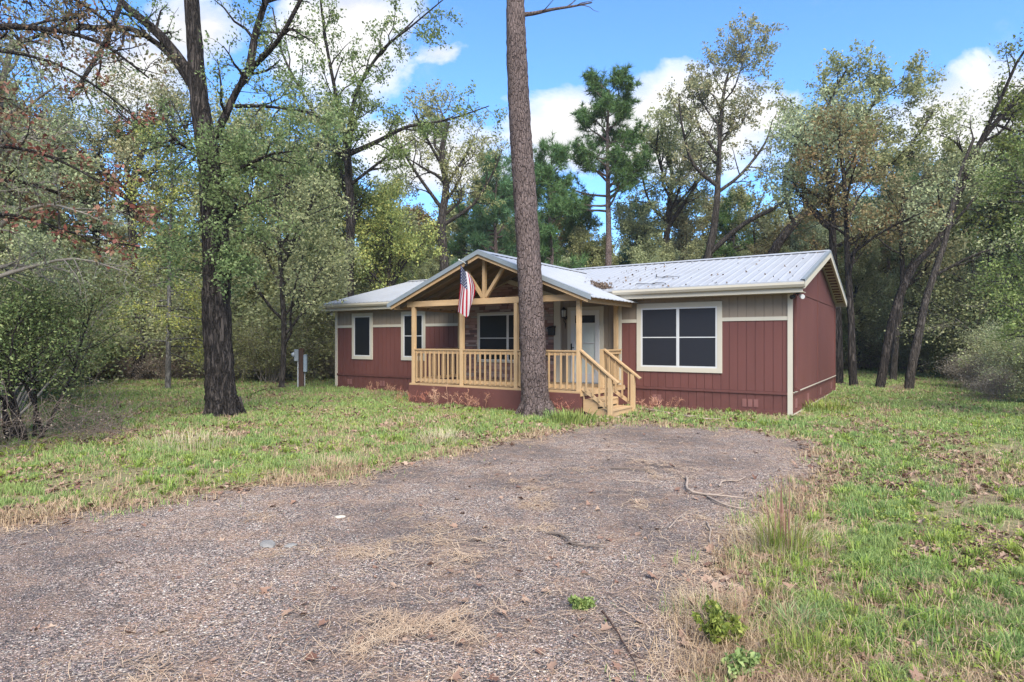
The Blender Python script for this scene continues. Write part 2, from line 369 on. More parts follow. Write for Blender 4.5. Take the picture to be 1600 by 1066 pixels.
def drive_dist(x, y):
    """rough distance to the drive's edge"""
    best = np.full(np.shape(x), 1e9)
    for px, py in dcoarse: best = np.minimum(best, (x-px)**2+(y-py)**2)
    return np.sqrt(best)
def gz(x, y):
    """turf height: small swells, flat under the house and the drive"""
    x, y = np.asarray(x, float), np.asarray(y, float); hx, hy = to_house(x, y)
    dh = np.maximum(np.maximum(np.abs(hx+8)-9, np.abs(hy-3)-7), 0)
    return (fbm(x, y, 3.0)-.45)*.10*np.clip(dh/3, 0, 1)*np.clip(drive_dist(x, y)/1.5, 0, 1)
def build_ground():
    xs = np.concatenate([np.linspace(-600, -45, 12), np.linspace(-40, 40, 161), np.linspace(45, 600, 12)])
    ys = np.concatenate([np.linspace(-300, -12, 8), np.linspace(-10, 55, 131), np.linspace(60, 900, 14)])
    X, Y = np.meshgrid(xs, ys); fl = gz(X.ravel(), Y.ravel())
    ins = inside(X.ravel(), Y.ravel(), dcoarse)
    fl[ins] = -.02
    V = np.stack([X.ravel(), Y.ravel(), fl], 1); nx, ny = len(xs), len(ys)
    i = (np.arange(ny-1)[:, None]*nx+np.arange(nx-1)[None, :]).ravel()
    tag(mesh_np('ground', V, np.stack([i, i+1, i+nx+1, i+nx], 1), M['ground'], smooth=True), kind='structure')
    from mathutils.geometry import tessellate_polygon
    tri = tessellate_polygon([[Vector((x, y, 0)) for x, y in drive]]); T = []
    for a, b, c in tri:
        (ax, ay), (bx, by), (cx, cy) = drive[a], drive[b], drive[c]
        T.append((a, b, c) if (bx-ax)*(cy-ay)-(by-ay)*(cx-ax) > 0 else (a, c, b))
    tag(mesh_np('driveway', [(x, y, .005) for x, y in drive], T, M['drive']), kind='structure')
build_ground()

# ------------------------------------------------------------------ the house
HO = from_house(-8, 0)                                    # base of the house, middle of the front wall
OFF = (-8, 0, 0)
house = thing('manufactured_house', 'single storey red and taupe house with cream trim and grey metal roof', 'house', HO, HA)
L_, W_ = -15.95, 8.75
EZ, RZ, RY = 3.15, 4.40, 4.4                              # eave height, ridge height, ridge position
PX, PZ, PS = -7.05, 4.10, .40                             # porch ridge position, height and slope
GR = .2045
mb = MB(OFF); mb.box(L_+.03, -.03, .03, W_-.03, 0, 2.98)
mb.poly([(L_+.03, .05, 2.98), (L_+.03, W_-.05, 2.98), (L_+.03, RY, 4.28)], (-L_-.06, 0, 0)); mb.build('wall_core', M['red'], house)
def siding_front(mb, x0, x1, z0, z1):
    x = x0; k = 0
    xs = []
    a = math.ceil(x0/GR)*GR
    cuts = [x0]
    while a < x1-.02:
        if a > x0+.02: cuts.append(a)
        a += GR
    cuts.append(x1); g = .007
    for i in range(len(cuts)-1):
        a, b = cuts[i], cuts[i+1]
        a2 = a+(g if i else 0); b2 = b-(g if i < len(cuts)-2 else 0)
        top = lambda x: z1(x) if callable(z1) else z1
        mb.add([(a2, 0, z0), (b2, 0, z0), (b2, 0, top(b2)), (a2, 0, top(a2))], [(0, 1, 2, 3)])
        if b2 < b:
            c = b+g
            mb.add([(b2, 0, z0), (b2, .012, z0), (c, .012, z0), (c, 0, z0), (b2, 0, top(b2)), (b2, .012, top(b2)), (c, .012, top(c)), (c, 0, top(c))], [(0, 1, 5, 4), (1, 2, 6, 5), (2, 3, 7, 6)])
ptop = lambda x: max(3.0, min(PZ-PS*abs(x-PX)-.09, 4.05)) if abs(x-PX) < 2.5 else 3.0
def clipx(a, b, z0, z1, nm, mt):
    m_ = MB(OFF); siding_front(m_, a, b, z0, z1); return m_.build(nm, mt, house)
clipx(L_, -9.72, .56, 2.27, 'lower_siding', M['red']); clipx(-4.32, 0, .56, 2.27, 'lower_siding', M['red'])
clipx(L_, -9.72, 2.35, ptop, 'upper_siding', M['taupe']); clipx(-6.22, -4.40, .50, ptop, 'upper_siding', M['taupe']); clipx(-4.40, 0, 2.35, ptop, 'upper_siding', M['taupe'])
clipx(-9.72, -6.22, 2.9, ptop, 'gable_panel', M['taupe'])
for (x0, x1) in ((L_+.10, -15.04), (-13.96, -12.55), (-11.44, -9.80), (-4.30, -3.86), (-1.60, -.085)):   # belt course between the windows
    tr = MB(OFF); tr.box(x0, x1, -.022, .0, 2.265, 2.355); tr.build('belt_board', M['cream'], house)
for bx in ((L_-.02, L_+.10, -.026, .0, .04, 2.89), (-.085, .026, -.03, .0, .0, 2.89), (-4.42, -4.30, -.03, 0, .50, 2.86), (-6.42, -6.20, -.055, 0, .50, 3.02)):
    tr = MB(OFF); tr.box(*bx); tr.build('corner_board', M['cream'], house)
sk = MB(OFF); siding_front(sk, L_, -.0, .10, .50)
sk.box(L_+.08, -.085, -.03, .0, .49, .555); sk.box(L_+.08, -.085, -.018, .0, .0, .10); sk.build('skirting', M['red_skirt'], house)
# gable wall on the right
gt = lambda y: 3.02+(RZ-.12-3.02)*(1-abs(y-RY)/(RY+.05)) if True else 0
g = MB(OFF); yy = [0.0]
while yy[-1] < W_-.25: yy.append(yy[-1]+.1016)
yy.append(W_)
def gstrip(mb, y0, y1, z0, zf0, zf1, x=0.0):
    mb.add([(x, y0, z0), (x, y1, z0), (x, y1, zf1), (x, y0, zf0)], [(0, 1, 2, 3)])
for i in range(len(yy)-1):
    a, b = yy[i]+(.003 if i else 0), yy[i+1]-.003
    for (z0, z1, dd) in ((.56, 2.96, 0.0), (.10, .50, 0.0)):
        gstrip(g, a, b, z0, z1, z1)
        g.add([(0, b, z0), (-.008, b, z0), (-.008, b+.006, z0), (0, b+.006, z0), (0, b, z1), (-.008, b, z1), (-.008, b+.006, z1), (0, b+.006, z1)], [(0, 1, 5, 4), (1, 2, 6, 5), (2, 3, 7, 6)])
    gstrip(g, a, b, 2.985, gt(a), gt(b), .006)
g.build('gable_siding', M['red'], house)
g = MB(OFF)
g.box(0.0, .022, RY-.045, RY+.005, .12, 4.25); g.box(.0, .030, W_-.10, W_+.02, .05, 3.0)
g.box(.0, .016, .0, W_, 2.955, 2.985); g.box(.0, .03, 0.03, W_, .49, .555); g.box(0, .02, .03, W_, .0, .10)
g.build('gable_trim', M['red'], house)
g = MB(OFF); g.box(.03, .045, .03, W_, .535, .56); g.box(.02, .035, .03, W_, .0, .035); g.build('gable_ledge', M['cream'], house)
dsp = MB(OFF); dsp.box(.032, .10, .10, .19, .62, 2.93); dsp.box(.032, .16, .10, .19, .58, .66); dsp.box(.02, .10, -.06, .19, 2.90, 2.98); dsp.build('downspout', M['red_skirt'], house, .008)
for (x, n) in ((-1.12, 3), (-3.42, 2), (-5.0, 1), (-12.1, 2), (-15.3, 2), (-13.6, 2)):   # skirting vents
    v = MB(OFF)
    for k in range(n): 
        v.box(x+k*.135, x+k*.135+.10, -.012, 0, .16, .35)
        for q in range(5): v.box(x+k*.135+.008, x+k*.135+.092, -.016, -.012, .18+q*.032, .19+q*.032)
    v.build('skirt_vent', M['vent'], house)
for y in (.5, 2.4, 4.9, 7.6):
    v = MB(OFF); v.box(0, .012, y, y+.24, .14, .36); v.build('skirt_vent', M['vent'], house)
# roof, real ribs running down the slope
def zmain(y): return EZ+(RZ-EZ)*(y+.45)/(RY+.45) if y <= RY else RZ-(RZ-3.17)*(y-RY)/(9.15-RY)
def ribs(a, b, pitch=.2286):
    """positions and heights of a ribbed metal sheet across its width"""
    out = []; x = a
    while x < b:
        out += [(x, 0), (x+.035, .013), (x+.055, .013), (x+.09, 0)]; x += pitch
    return [(min(p, b), h) for p, h in out]+[(b, 0)]
RX0, RX1 = L_-.33, .32
prof = []
for x, h in ribs(RX0, RX1): prof.append((x, h))
def ystart(x):
    d = abs(x-PX); pz = PZ-PS*d
    if pz <= EZ: return -.45
    return min(RY-.3, (pz-EZ)/((RZ-EZ)/(RY+.45))-.45-.02)
rf = MB(OFF); rows = []
for (x, h) in prof:
    y0 = ystart(x); rows.append([(x, y0, zmain(y0)+h), (x, (y0+RY)/2, zmain((y0+RY)/2)+h), (x, RY, RZ+h), (x, 9.15, 3.17+h)])
n = len(rows); vs = [p for r in rows for p in r]+[(p[0], p[1], p[2]-.05-hh) for (r, (xx, hh)) in zip(rows, prof) for p in r]
fs = []
for i in range(n-1):
    for k in range(3):
        a = i*4+k; fs.append((a, a+4, a+5, a+1)); b = a+4*n; fs.append((b, b+1, b+5, b+4))
    fs.append((i*4, i*4+4*n, i*4+4+4*n, i*4+4)); fs.append((i*4+3, i*4+7, i*4+7+4*n, i*4+3+4*n))
rf.add(vs, fs); rooff = rf.build('roof', M['roof'], house)
cap = MB(OFF)
cap.add([(RX0, RY-.2, zmain(RY-.2)+.03), (RX0, RY, RZ+.045), (RX0, RY+.2, zmain(RY+.2)+.03), (RX1, RY-.2, zmain(RY-.2)+.03), (RX1, RY, RZ+.045), (RX1, RY+.2, zmain(RY+.2)+.03)], [(0, 1, 4, 3), (1, 2, 5, 4)])
cap.build('ridge_cap', M['roof'], rooff)
rk = MB(OFF)                                              # rake boards and fascia
for x0, x1 in ((RX1-.02, RX1+.03), (RX0-.03, RX0+.02)):
    for ya, yb in ((-.45, RY), (RY, 9.15)):
        za, zb = zmain(ya)-.015, zmain(yb)-.015
        rk.poly([(x0, ya, za), (x0, yb, zb), (x0, yb, zb-.17), (x0, ya, za-.17)], (x1-x0, 0, 0))
rk.box(-4.55, RX1-.02, -.42, -.385, 2.885, 3.105); rk.box(RX0+.02, -9.85, -.42, -.385, 2.885, 3.105)
rk.box(-4.32, RX1-.02, -.385, .0, 2.89, 2.905); rk.box(RX0+.02, -9.85, -.385, .0, 2.89, 2.905)
rk.box(RX0, RX1-.02, 9.06, 9.10, 2.98, 3.12)
rk.build('rake_board', M['cream'], rooff)
dm = MB(OFF)
for ya, yb in ((-.47, RY), (RY, 9.17)):
    za, zb = zmain(ya)+.025, zmain(yb)+.025
    dm.poly([(RX1+.03, ya, za), (RX1+.03, yb, zb), (RX1+.03, yb, zb-.06), (RX1+.03, ya, za-.06)], (.006, 0, 0))
    dm.poly([(RX1-.06, ya, za+.004), (RX1+.036, ya, za+.004), (RX1+.036, yb, zb+.004), (RX1-.06, yb, zb+.004)], (0, 0, .003))
dm.build('drip_edge', M['grey_metal'], rooff)
so = MB(OFF)                                              # soffit under the gable overhang, with slats
for ya, yb in ((-.4, RY), (RY, 9.1)):
    za, zb = zmain(ya)-.10, zmain(yb)-.10
    so.poly([(.008, ya, za), (RX1-.02, ya, za), (RX1-.02, yb, zb), (.008, yb, zb)], (0, 0, .012))
so.build('soffit', M['cream'], rooff)
sv = MB(OFF)
for k in range(16):
    y = RY+.3+k*.27; z = zmain(y)-.105
    sv.box(.06, .26, y, y+.12, z-.03, z+.01)
sv.build('soffit_vent', M['red_skirt'], rooff)
def gutter(x0, x1):
    gu = MB(OFF); P_ = [(-.40, 3.11), (-.40, 3.00), (-.50, 3.00), (-.535, 3.06), (-.535, 3.115), (-.525, 3.115), (-.525, 3.065), (-.49, 3.015), (-.41, 3.015), (-.41, 3.11)]
    gu.poly([(x0, y, z) for y, z in P_], (x1-x0, 0, 0))
    for xe in (x0, x1-.006): gu.poly([(xe, y, z) for y, z in P_[:5]], (.006, 0, 0))
    gu.build('gutter', M['cream'], house)
gutter(-4.35, RX1+.03); gutter(RX0-.02, -9.95)
# windows
def window(x0, x1, z0, z1, cols, glass, mid=.0, trim=.10, y=0.0, midrail=True):
    f = MB(OFF); t_ = trim; y = y
    f.box(x0, x1, y-.035, y, z1-t_, z1); f.box(x0, x1, y-.035, y, z0, z0+t_)
    f.box(x0, x0+t_, y-.034, y, z0+t_, z1-t_); f.box(x1-t_, x1, y-.034, y, z0+t_, z1-t_)
    fo = f.build('window', M['cream'], house, .004)
    ix0, ix1, iz0, iz1 = x0+t_, x1-t_, z0+t_, z1-t_; wv = (ix1-ix0)/cols
    fr = MB(OFF); pn = MB(OFF); b = .038
    for c in range(cols):
        a0, a1 = ix0+c*wv, ix0+(c+1)*wv
        fr.box(a0, a0+b, y-.027, y, iz0, iz1); fr.box(a1-b, a1, y-.027, y, iz0, iz1)
        fr.box(a0+b, a1-b, y-.026, y, iz0, iz0+b); fr.box(a0+b, a1-b, y-.026, y, iz1-b, iz1)
        zm = (iz0+iz1)/2+mid
        if midrail: fr.box(a0+b, a1-b, y-.024, y, zm-.013, zm+.013)
        pn.box(a0+b, a1-b, y-.016, y-.002, iz0+b, iz1-b)
    if cols == 2: fr.box((ix0+ix1)/2-.022, (ix0+ix1)/2+.022, y-.031, y-.0275, iz0, iz1)
    fr.build('sash', M['white'], fo); pn.build('pane', M['screen'] if glass == 's' else M['glass'], fo)
window(-3.86, -1.60, .96, 2.77, 2, 's', trim=.125)
window(-15.04, -13.96, 1.10, 2.79, 1, 'g', trim=.115, midrail=False)
window(-12.55, -11.44, 1.10, 2.79, 1, 'g', trim=.115)
window(-9.17, -6.85, 1.10, 2.66, 2, 'g', trim=.06, y=-.09, mid=-.02)
# stone veneer with a pitched top
def stones():
    m_ = MB(OFF); z = .5; r = random.Random(5); X0, X1 = -9.70, -6.43
    top = lambda x: 3.07+.52*(1-abs(x+8.07)/1.64)
    while z < 3.6:
        h = r.choice((.06, .075, .09, .11)); x = X0-r.random()*.2
        while x < X1:
            w_ = r.uniform(.14, .42); a, b = max(x, X0), min(x+w_, X1)
            if b-a > .03 and z+h < top((a+b)/2)+.02:
                y = -.045-r.random()*.03
                if not (a > -9.15 and b < -6.87 and z > 1.12 and z+h < 2.64): m_.box(a+.004, b-.004, y, 0, z+.004, z+h-.004)
            x += w_
        z += h
    m_.build('stone_veneer', M['stone'], house)
stones()
bk = MB(OFF); bk.poly([(-9.70, -.03, .5), (-6.43, -.03, .5), (-6.43, -.03, 3.05), (-8.07, -.03, 3.58), (-9.70, -.03, 3.05)], (0, .03, 0)); bk.build('mortar_bed', M['red_skirt'], house)
rt = MB(OFF); rt.beam((-9.78, -.05, 3.05), (-8.07, -.05, 3.62), .08, .13); rt.beam((-8.07, -.05, 3.62), (-6.34, -.05, 3.05), .08, .13); rt.build('gable_trim', M['cream'], house)
# storm door
dj = MB(OFF); dj.box(-5.98, -5.86, -.03, 0, .56, 2.74); dj.box(-4.96, -4.84, -.03, 0, .56, 2.74); dj.box(-5.86, -4.96, -.03, 0, 2.64, 2.74)
door = dj.build('door', M['cream'], house)
dl = MB(OFF); X0, X1 = -5.86, -4.96
dl.box(X0, X0+.13, -.05, -.005, .60, 2.64); dl.box(X1-.13, X1, -.05, -.005, .60, 2.64); dl.box(X0+.13, X1-.13, -.05, -.005, 2.50, 2.64)
dl.box(X0+.13, X1-.13, -.05, -.005, .60, .86); dl.box(X0+.13, X1-.13, -.045, -.005, 1.70, 1.735); dl.box(X0+.13, X1-.13, -.045, -.005, 2.27, 2.285)
dl.build('leaf', M['white'], door, .003)
dg = MB(OFF); dg.box(X0+.13, X1-.13, -.02, -.01, .86, 2.27); dg.build('pane', M['doorglass'], door)
dg = MB(OFF); dg.box(X0+.13, X1-.13, -.02, -.01, 2.285, 2.50); dg.build('transom_pane', M['glass'], door)
dk = MB(OFF); dk.beam((X0+.03, -.075, 1.50), (X0+.03, -.075, 1.68), .02, .03, (0, 1, 0)); dk.beam((X0+.03, -.09, 1.58), (X0+.13, -.09, 1.58), .02, .02); dk.box(X0+.015, X0+.045, -.07, -.05, 1.48, 1.70); dk.build('handle', M['black'], door)
dt = MB(OFF); dt.box(X0-.02, X1+.02, -.09, 0, .565, .60); dt.build('threshold', M['grey_metal'], door)

# ------------------------------------------------------------------ porch
PO = (PX, -1.3, 0); porch = thing('wooden_porch', 'open wooden front porch with turned gable roof, railings and steps', 'porch', from_house(*PO), HA)
porch['label'] = 'new pine front porch with open gable roof, baluster railings and side steps'
DX0, DX1, DY, DZ = -9.68, -4.20, -2.68, .57
m_ = MB(PO)
y = DY
while y < -.05:
    m_.box(DX0, DX1, y, min(y+.137, -.03), DZ-.035, DZ); y += .142
m_.build('deck', M['wood_h'], porch)
m_ = MB(PO); m_.box(DX0-.01, DX1+.01, DY+.002, DY+.04, DZ-.12, DZ-.036); m_.box(DX0-.01, DX0+.03, DY+.04, -.03, DZ-.12, DZ-.036); m_.box(DX1-.03, DX1+.01, DY+.04, -.03, DZ-.12, DZ-.036); m_.build('rim_joist', M['wood_h'], porch)
m_ = MB(PO); m_.box(DX0+.00, DX1-.0, DY-.015, DY+.0, 0, DZ-.05); m_.box(DX0+.02, DX0+.035, DY+.05, -.03, 0, DZ-.12); m_.box(DX1-.04, DX1-.02, DY+.05, -.03, 0, DZ-.12); m_.build('skirt_panel', M['red_skirt'], porch)
PY = -2.6
posts = [(-9.57, PY), (-7.82, PY), (-6.06, PY), (-4.27, PY), (-9.86, -.12), (-4.42, -.12)]
for x, y in posts:
    m_ = MB(PO); m_.box(x-.052, x+.052, y-.052, y+.052, DZ-.11 if y == PY else DZ, 2.74); m_.build('post', M['wood'], porch, .004)
m_ = MB(PO); m_.box(-9.80, -3.98, PY-.055, PY+.055, 2.742, 2.90); m_.build('header_beam', M['wood_h'], porch, .004)
for x in (-9.60, -4.32):
    m_ = MB(PO); m_.box(x-.045, x+.045, PY+.055, -.03, 2.742, 2.87); m_.build('side_beam', M['wood_h'], porch)
m_ = MB(PO); m_.beam((-7.07, PY, 2.90), (-7.07, PY, 3.92), .09, .09, (0, 1, 0)); m_.build('king_post', M['wood'], porch)
for s_ in (-1, 1):
    m_ = MB(PO); m_.beam((-7.07+s_*.05, PY, 2.93), (-7.07+s_*.66, PY, 3.73), .085, .085, (0, 1, 0)); m_.build('strut', M['wood'], porch)
def slope(mbx, s, y0, y1, top, th, d0=0.0, d1=3.2):
    """one board following the porch roof slope, its top `top` under the roof plane"""
    za, zb = PZ-PS*d0-top, PZ-PS*d1-top
    mbx.poly([(PX+s*d0, y0, za), (PX+s*d1, y0, zb), (PX+s*d1, y0, zb-th), (PX+s*d0, y0, za-th)], (0, y1-y0, 0))
for s_ in (-1, 1):
    m_ = MB(PO); slope(m_, s_, -2.90, -2.86, .035, .13, 0, 3.15); m_.build('rake_board', M['wood_h'], porch)
    m_ = MB(PO); slope(m_, s_, PY-.045, PY+.045, .06, .12, 0, 3.05)
    for k in range(1, 5): slope(m_, s_, PY+k*.58-.02, PY+k*.58+.02, .045, .12, 0, 3.05)
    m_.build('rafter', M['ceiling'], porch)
    m_ = MB(PO); m_.box(PX+s_*3.05-.02, PX+s_*3.05+.02, -2.86, -.05, PZ-PS*3.05-.20, PZ-PS*3.05-.05); m_.build('eave_board', M['wood_h'], porch)
    m_ = MB(PO); d = 0.0
    while d < 3.1:
        slope(m_, s_, -2.86, min(-.02, 9), .022, .018, d, min(d+.138, 3.15)); d += .145
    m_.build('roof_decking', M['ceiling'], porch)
proof = MB(PO)
# ribbed porch sheets: ribs run down the slope (along x), spaced along y; cut where they meet the main roof
for s_ in (-1, 1):
    pr = ribs(-2.93, 3.4); ds = [0, .6, 1.2, 1.8, 2.375, 2.8, 3.25]; vs = []; fs = []
    for (y, h) in pr:
        for d in ds:
            ye = min(y, 3.35-(3.80)*d/2.375 if d <= 2.375 else -.02)
            hh = h if ye == y else 0
            vs.append((PX+s_*d, ye, PZ-PS*d+hh))
    n_ = len(ds); N = len(pr); vs += [(v[0], v[1], v[2]-.018-0) for v in vs]
    for i in range(N-1):
        for k in range(n_-1):
            a = i*n_+k; fs.append((a, a+1, a+n_+1, a+n_)); fs.append((a+N*n_, a+n_+N*n_, a+n_+1+N*n_, a+1+N*n_))
        e = i*n_+n_-1; fs.append((e, e+n_, e+n_+N*n_, e+N*n_))
    proof.add(vs, fs)
pro = proof.build('roof_sheet', M['roof_porch'], porch)
m_ = MB(PO)
for s_ in (-1, 1):
    m_.poly([(PX, -2.935, PZ+.04), (PX+s_*3.26, -2.935, PZ-PS*3.26+.04), (PX+s_*3.26, -2.935, PZ-PS*3.26-.075), (PX, -2.935, PZ-.075)], (0, -.008, 0))
    m_.poly([(PX, -2.943, PZ+.042), (PX+s_*3.26, -2.943, PZ-PS*3.26+.042), (PX+s_*3.26, -2.80, PZ-PS*3.26+.042), (PX, -2.80, PZ+.042)], (0, 0, .004))
m_.build('rake_trim', M['grey_metal'], pro)
m_ = MB(PO); m_.add([(PX-.18, -2.94, PZ-.042), (PX, -2.94, PZ+.05), (PX+.18, -2.94, PZ-.042), (PX-.18, 3.2, PZ-.042), (PX, 3.2, PZ+.05), (PX+.18, 3.2, PZ-.042)], [(0, 1, 4, 3), (1, 2, 5, 4)]); m_.build('ridge_cap', M['roof_porch'], pro)
# railings: each baluster a sub-part
def railing(p, q, z0, z1, n, zdrop=0):
    """from p to q (house x,y); z0 bottom, z1 top at p; zdrop lowers the far end"""
    m_ = MB(PO); P0 = Vector((*p, 0)); Q0 = Vector((*q, 0)); dv_ = Vector((0, 0, -zdrop))
    m_.beam(P0+Vector((0, 0, z1)), Q0+dv_+Vector((0, 0, z1)), .10, .035)
    m_.beam(P0+Vector((0, 0, z1-.065)), Q0+dv_+Vector((0, 0, z1-.065)), .038, .09)
    r_ = m_.build('railing', M['wood_h'], porch)
    m_ = MB(PO); m_.beam(P0+Vector((0, 0, z0+.05)), Q0+dv_+Vector((0, 0, z0+.05)), .038, .085); m_.build('bottom_rail', M['wood_h'], r_)
    dr = (Q0-P0).normalized(); sdv = Vector((dr.y, -dr.x, 0))*.036
    for k in range(n):
        t = (k+.5)/n; b = P0.lerp(Q0, t)+dv_*t+sdv
        x = MB(PO); x.box(b.x-.018, b.x+.018, b.y-.018, b.y+.018, b.z+z0-.01, b.z+z1-.045); x.build('baluster', M['wood'], r_)
xs_ = [-9.57, -7.82, -6.06, -4.27]
for a, b in zip(xs_[:-1], xs_[1:]): railing((a+.052, PY), (b-.052, PY), DZ+.05, 1.53, 10)
railing((-9.84, -.17), (-9.60, PY+.052), DZ+.05, 1.53, 14)
railing((-4.27, -.17), (-4.27, -1.27), DZ+.05, 1.53, 8)
# stair rails
def stair_rail(y, x0, x1, zt0, zt1, n, side):
    m_ = MB(PO); m_.beam((x0, y, zt0), (x1, y, zt1), .12, .035); m_.beam((x0+.0, y-.03*side, zt0-.085), (x1-.16, y-.03*side, zt1-.085+.16*.78), .036, .12)
    m_.beam((x0+.02, y-.03*side, zt0-.90), (x1-.2, y-.03*side, zt1-.66), .036, .085)
    r_ = m_.build('stair_rail', M['wood_h'], porch); sl = (zt1-zt0)/(x1-x0)
    for k in range(n):
        x = x0+.06+(k+.5)*(x1-x0-.28)/n; z = zt0+sl*(x-x0)
        b = MB(PO); b.box(x-.018, x+.018, y-.03*side+.02*side, y-.03*side+.055*side, z-.86+.08*k/n, z-.06); b.build('baluster', M['wood'], r_)
stair_rail(-2.60, -4.22, -3.26, 1.55, .80, 4, -1); stair_rail(-1.30, -4.22, -3.24, 1.56, .84, 4, -1)
for x, y, z0, z1 in ((-3.46, -2.60, 0, .92), (-3.44, -1.30, 0, .95), (-4.27, -1.32, .3, 1.56)):
    m_ = MB(PO); m_.box(x-.05, x+.05, y-.05, y+.05, z0, z1); m_.build('newel_post', M['wood'], porch, .004)
for k, (x0, x1, z) in enumerate(((-4.19, -3.80, .37), (-3.83, -3.42, .16))):
    m_ = MB(PO)
    for q in range(3): m_.box(x0+q*(x1-x0)/3, x0+(q+1)*(x1-x0)/3-.006, -2.53, -1.37, z-.036, z)
    m_.box(x1-.06, x1-.03, -2.52, -1.38, z-.17 if k == 0 else 0, z-.037)
    m_.build('step', M['wood_h'], porch)
for y in (-2.54, -1.36):
    m_ = MB(PO); m_.poly([(-4.19, y, .50), (-4.19, y, .1), (-3.9, y, 0), (-3.46, y, 0), (-3.46, y, .12), (-3.82, y, .123), (-3.82, y, .33), (-4.15, y, .333)], (0, .036, 0)); m_.build('stringer', M['wood_h'], porch)
# spring water stains / dead stems live elsewhere; lamp, mailbox, flag are things of their own
LM = (-6.05, 0, 2.45); lamp = thing('wall_lantern', 'black carriage lantern fixed beside the white front door', 'wall lamp', from_house(*LM), HA)
m_ = MB(LM); m_.tube([(-6.05, -.001, 2.45), (-6.05, -.02, 2.45)], .06, 12); m_.tube([(-6.05, -.02, 2.42), (-6.05, -.06, 2.30), (-6.05, -.12, 2.34), (-6.05, -.12, 2.42)], .012, 6); m_.tube([(-6.05, -.02, 2.3), (-6.05, -.03, 2.12)], [.02, .005], 6)
m_.build('bracket', M['black'], lamp)
m_ = MB(LM); m_.tube([(-6.05, -.12, z) for z in (2.42, 2.45, 2.46)], [.045, .075, .075], 6); m_.tube([(-6.05, -.12, z) for z in (2.66, 2.68, 2.73, 2.76)], [.09, .085, .03, .008], 6)
for k in range(6):
    a = k*math.pi/3; c_, s2 = math.cos(a), math.sin(a); m_.tube([(-6.05+.07*c_, -.12+.07*s2, 2.46), (-6.05+.082*c_, -.12+.082*s2, 2.66)], .007, 4)
m_.build('cage', M['black'], lamp)
m_ = MB(LM); m_.tube([(-6.05, -.12, 2.47), (-6.05, -.12, 2.65)], [.055, .066], 8); m_.build('lamp_glass', M['lampglass'], lamp)
ML = (-6.50, -.06, 2.0); mail = thing('mailbox', 'small black wall mailbox on the cream board right of the stonework', 'mailbox', from_house(*ML), HA)
m_ = MB(ML); m_.box(-6.56, -6.36, -.17, -.058, 1.93, 2.14); m_.build('box', M['black'], mail, .01)
m_ = MB(ML); m_.poly([(-6.57, -.058, 2.22), (-6.57, -.19, 2.15), (-6.57, -.19, 2.12), (-6.57, -.058, 2.145)], (.22, 0, 0)); m_.build('lid', M['black'], mail)
# floodlights under the eaves
def flood(x, y, z, lab):
    o_ = (x, y, z); t_ = thing('floodlight', lab, 'floodlight', from_house(*o_), HA)
    m_ = MB(o_); m_.tube([(x, y, z), (x, y, z-.03)], .05, 10); m_.tube([(x, y, z-.03), (x, y-.03, z-.06)], .015, 6); m_.build('mount', M['black'], t_)
    for s2 in (-1, 1):
        m_ = MB(o_); c_ = Vector((x+.05*s2, y-.03, z-.07)); dd = Vector((.6*s2, -.8, -.3)).normalized()
        m_.tube([c_, c_+dd*.05, c_+dd*.10, c_+dd*.13], [.02, .045, .055, .05], 10); m_.build('lamp_head', M['white'] if s2 > 0 else M['black'], t_)
flood(.16, -.16, 2.89, 'twin white floodlight under the right corner of the eave'); flood(-16.05, -.10, 2.888, 'dark twin floodlight under the left corner of the eave')
# flag
FO = (-7.42, -2.95, 3.86); flag = thing('flag', 'stars and stripes flag hanging limp from the porch gable', 'flag', from_house(*FO), HA)
m_ = MB(FO); m_.tube([(-7.42, -2.94, 3.80), (-7.44, -3.05, 3.84), (-7.46, -3.16, 3.87)], .012, 8); m_.tube([(-7.46, -3.16, 3.87), (-7.462, -3.18, 3.88), (-7.464, -3.20, 3.89)], [.01, .028, .01], 8); m_.build('pole', M['white'], flag)
m_ = MB(FO); m_.box(-7.45, -7.39, -2.96, -2.90, 3.74, 3.86); m_.build('bracket', M['black'], flag)
def flagcloth():
    nu, nv = 60, 44; V = []; uvl = []
    for i in range(nu+1):
        u = i/nu
        for j in range(nv+1):
            v = j/nv; t = 1-v                              # v=1 is the canton edge, hanging at the left
            # hoist edge gathered near the bracket; the free lower corner swings to the right and folds over
            w_ = .27*t/.54 if t < .54 else .27+.21*(t-.54)/.46
            wu = .72+.28*min(1, u*2.2)**.7
            x = -7.48-.10*u*(1-t)+w_*wu+.07*math.sin(u*3.0)*t
            ln = 1.28-.72*max(0, t-.5)/.5
            z = 3.76-.34*t-u*ln*(.96+.0*t)+.05*math.sin(6*t)*u
            if t > .55: x += .10*(t-.55)*u*-1.4+.03
            y_ = -3.10-.10*t+.035*math.sin(10*t+u*2.5)*min(1, .3+u)+.02*math.sin(5*u+3*t)+(.12*(t-.55) if t > .55 else 0)
            V.append((x-FO[0], y_-FO[1], z-FO[2])); uvl.append((u, v))
    i = (np.arange(nu)[:, None]*(nv+1)+np.arange(nv)[None, :]).ravel(); F = np.stack([i, i+1, i+nv+2, i+nv+1], 1)
    o = mesh_np('cloth', V, F, M['flag'], flag, smooth=True)
    l = o.data.uv_layers.new(name='UVMap'); uva = np.array(uvl)[F.ravel()]; l.data.foreach_set('uv', uva.ravel().astype(np.float32))
flagcloth()
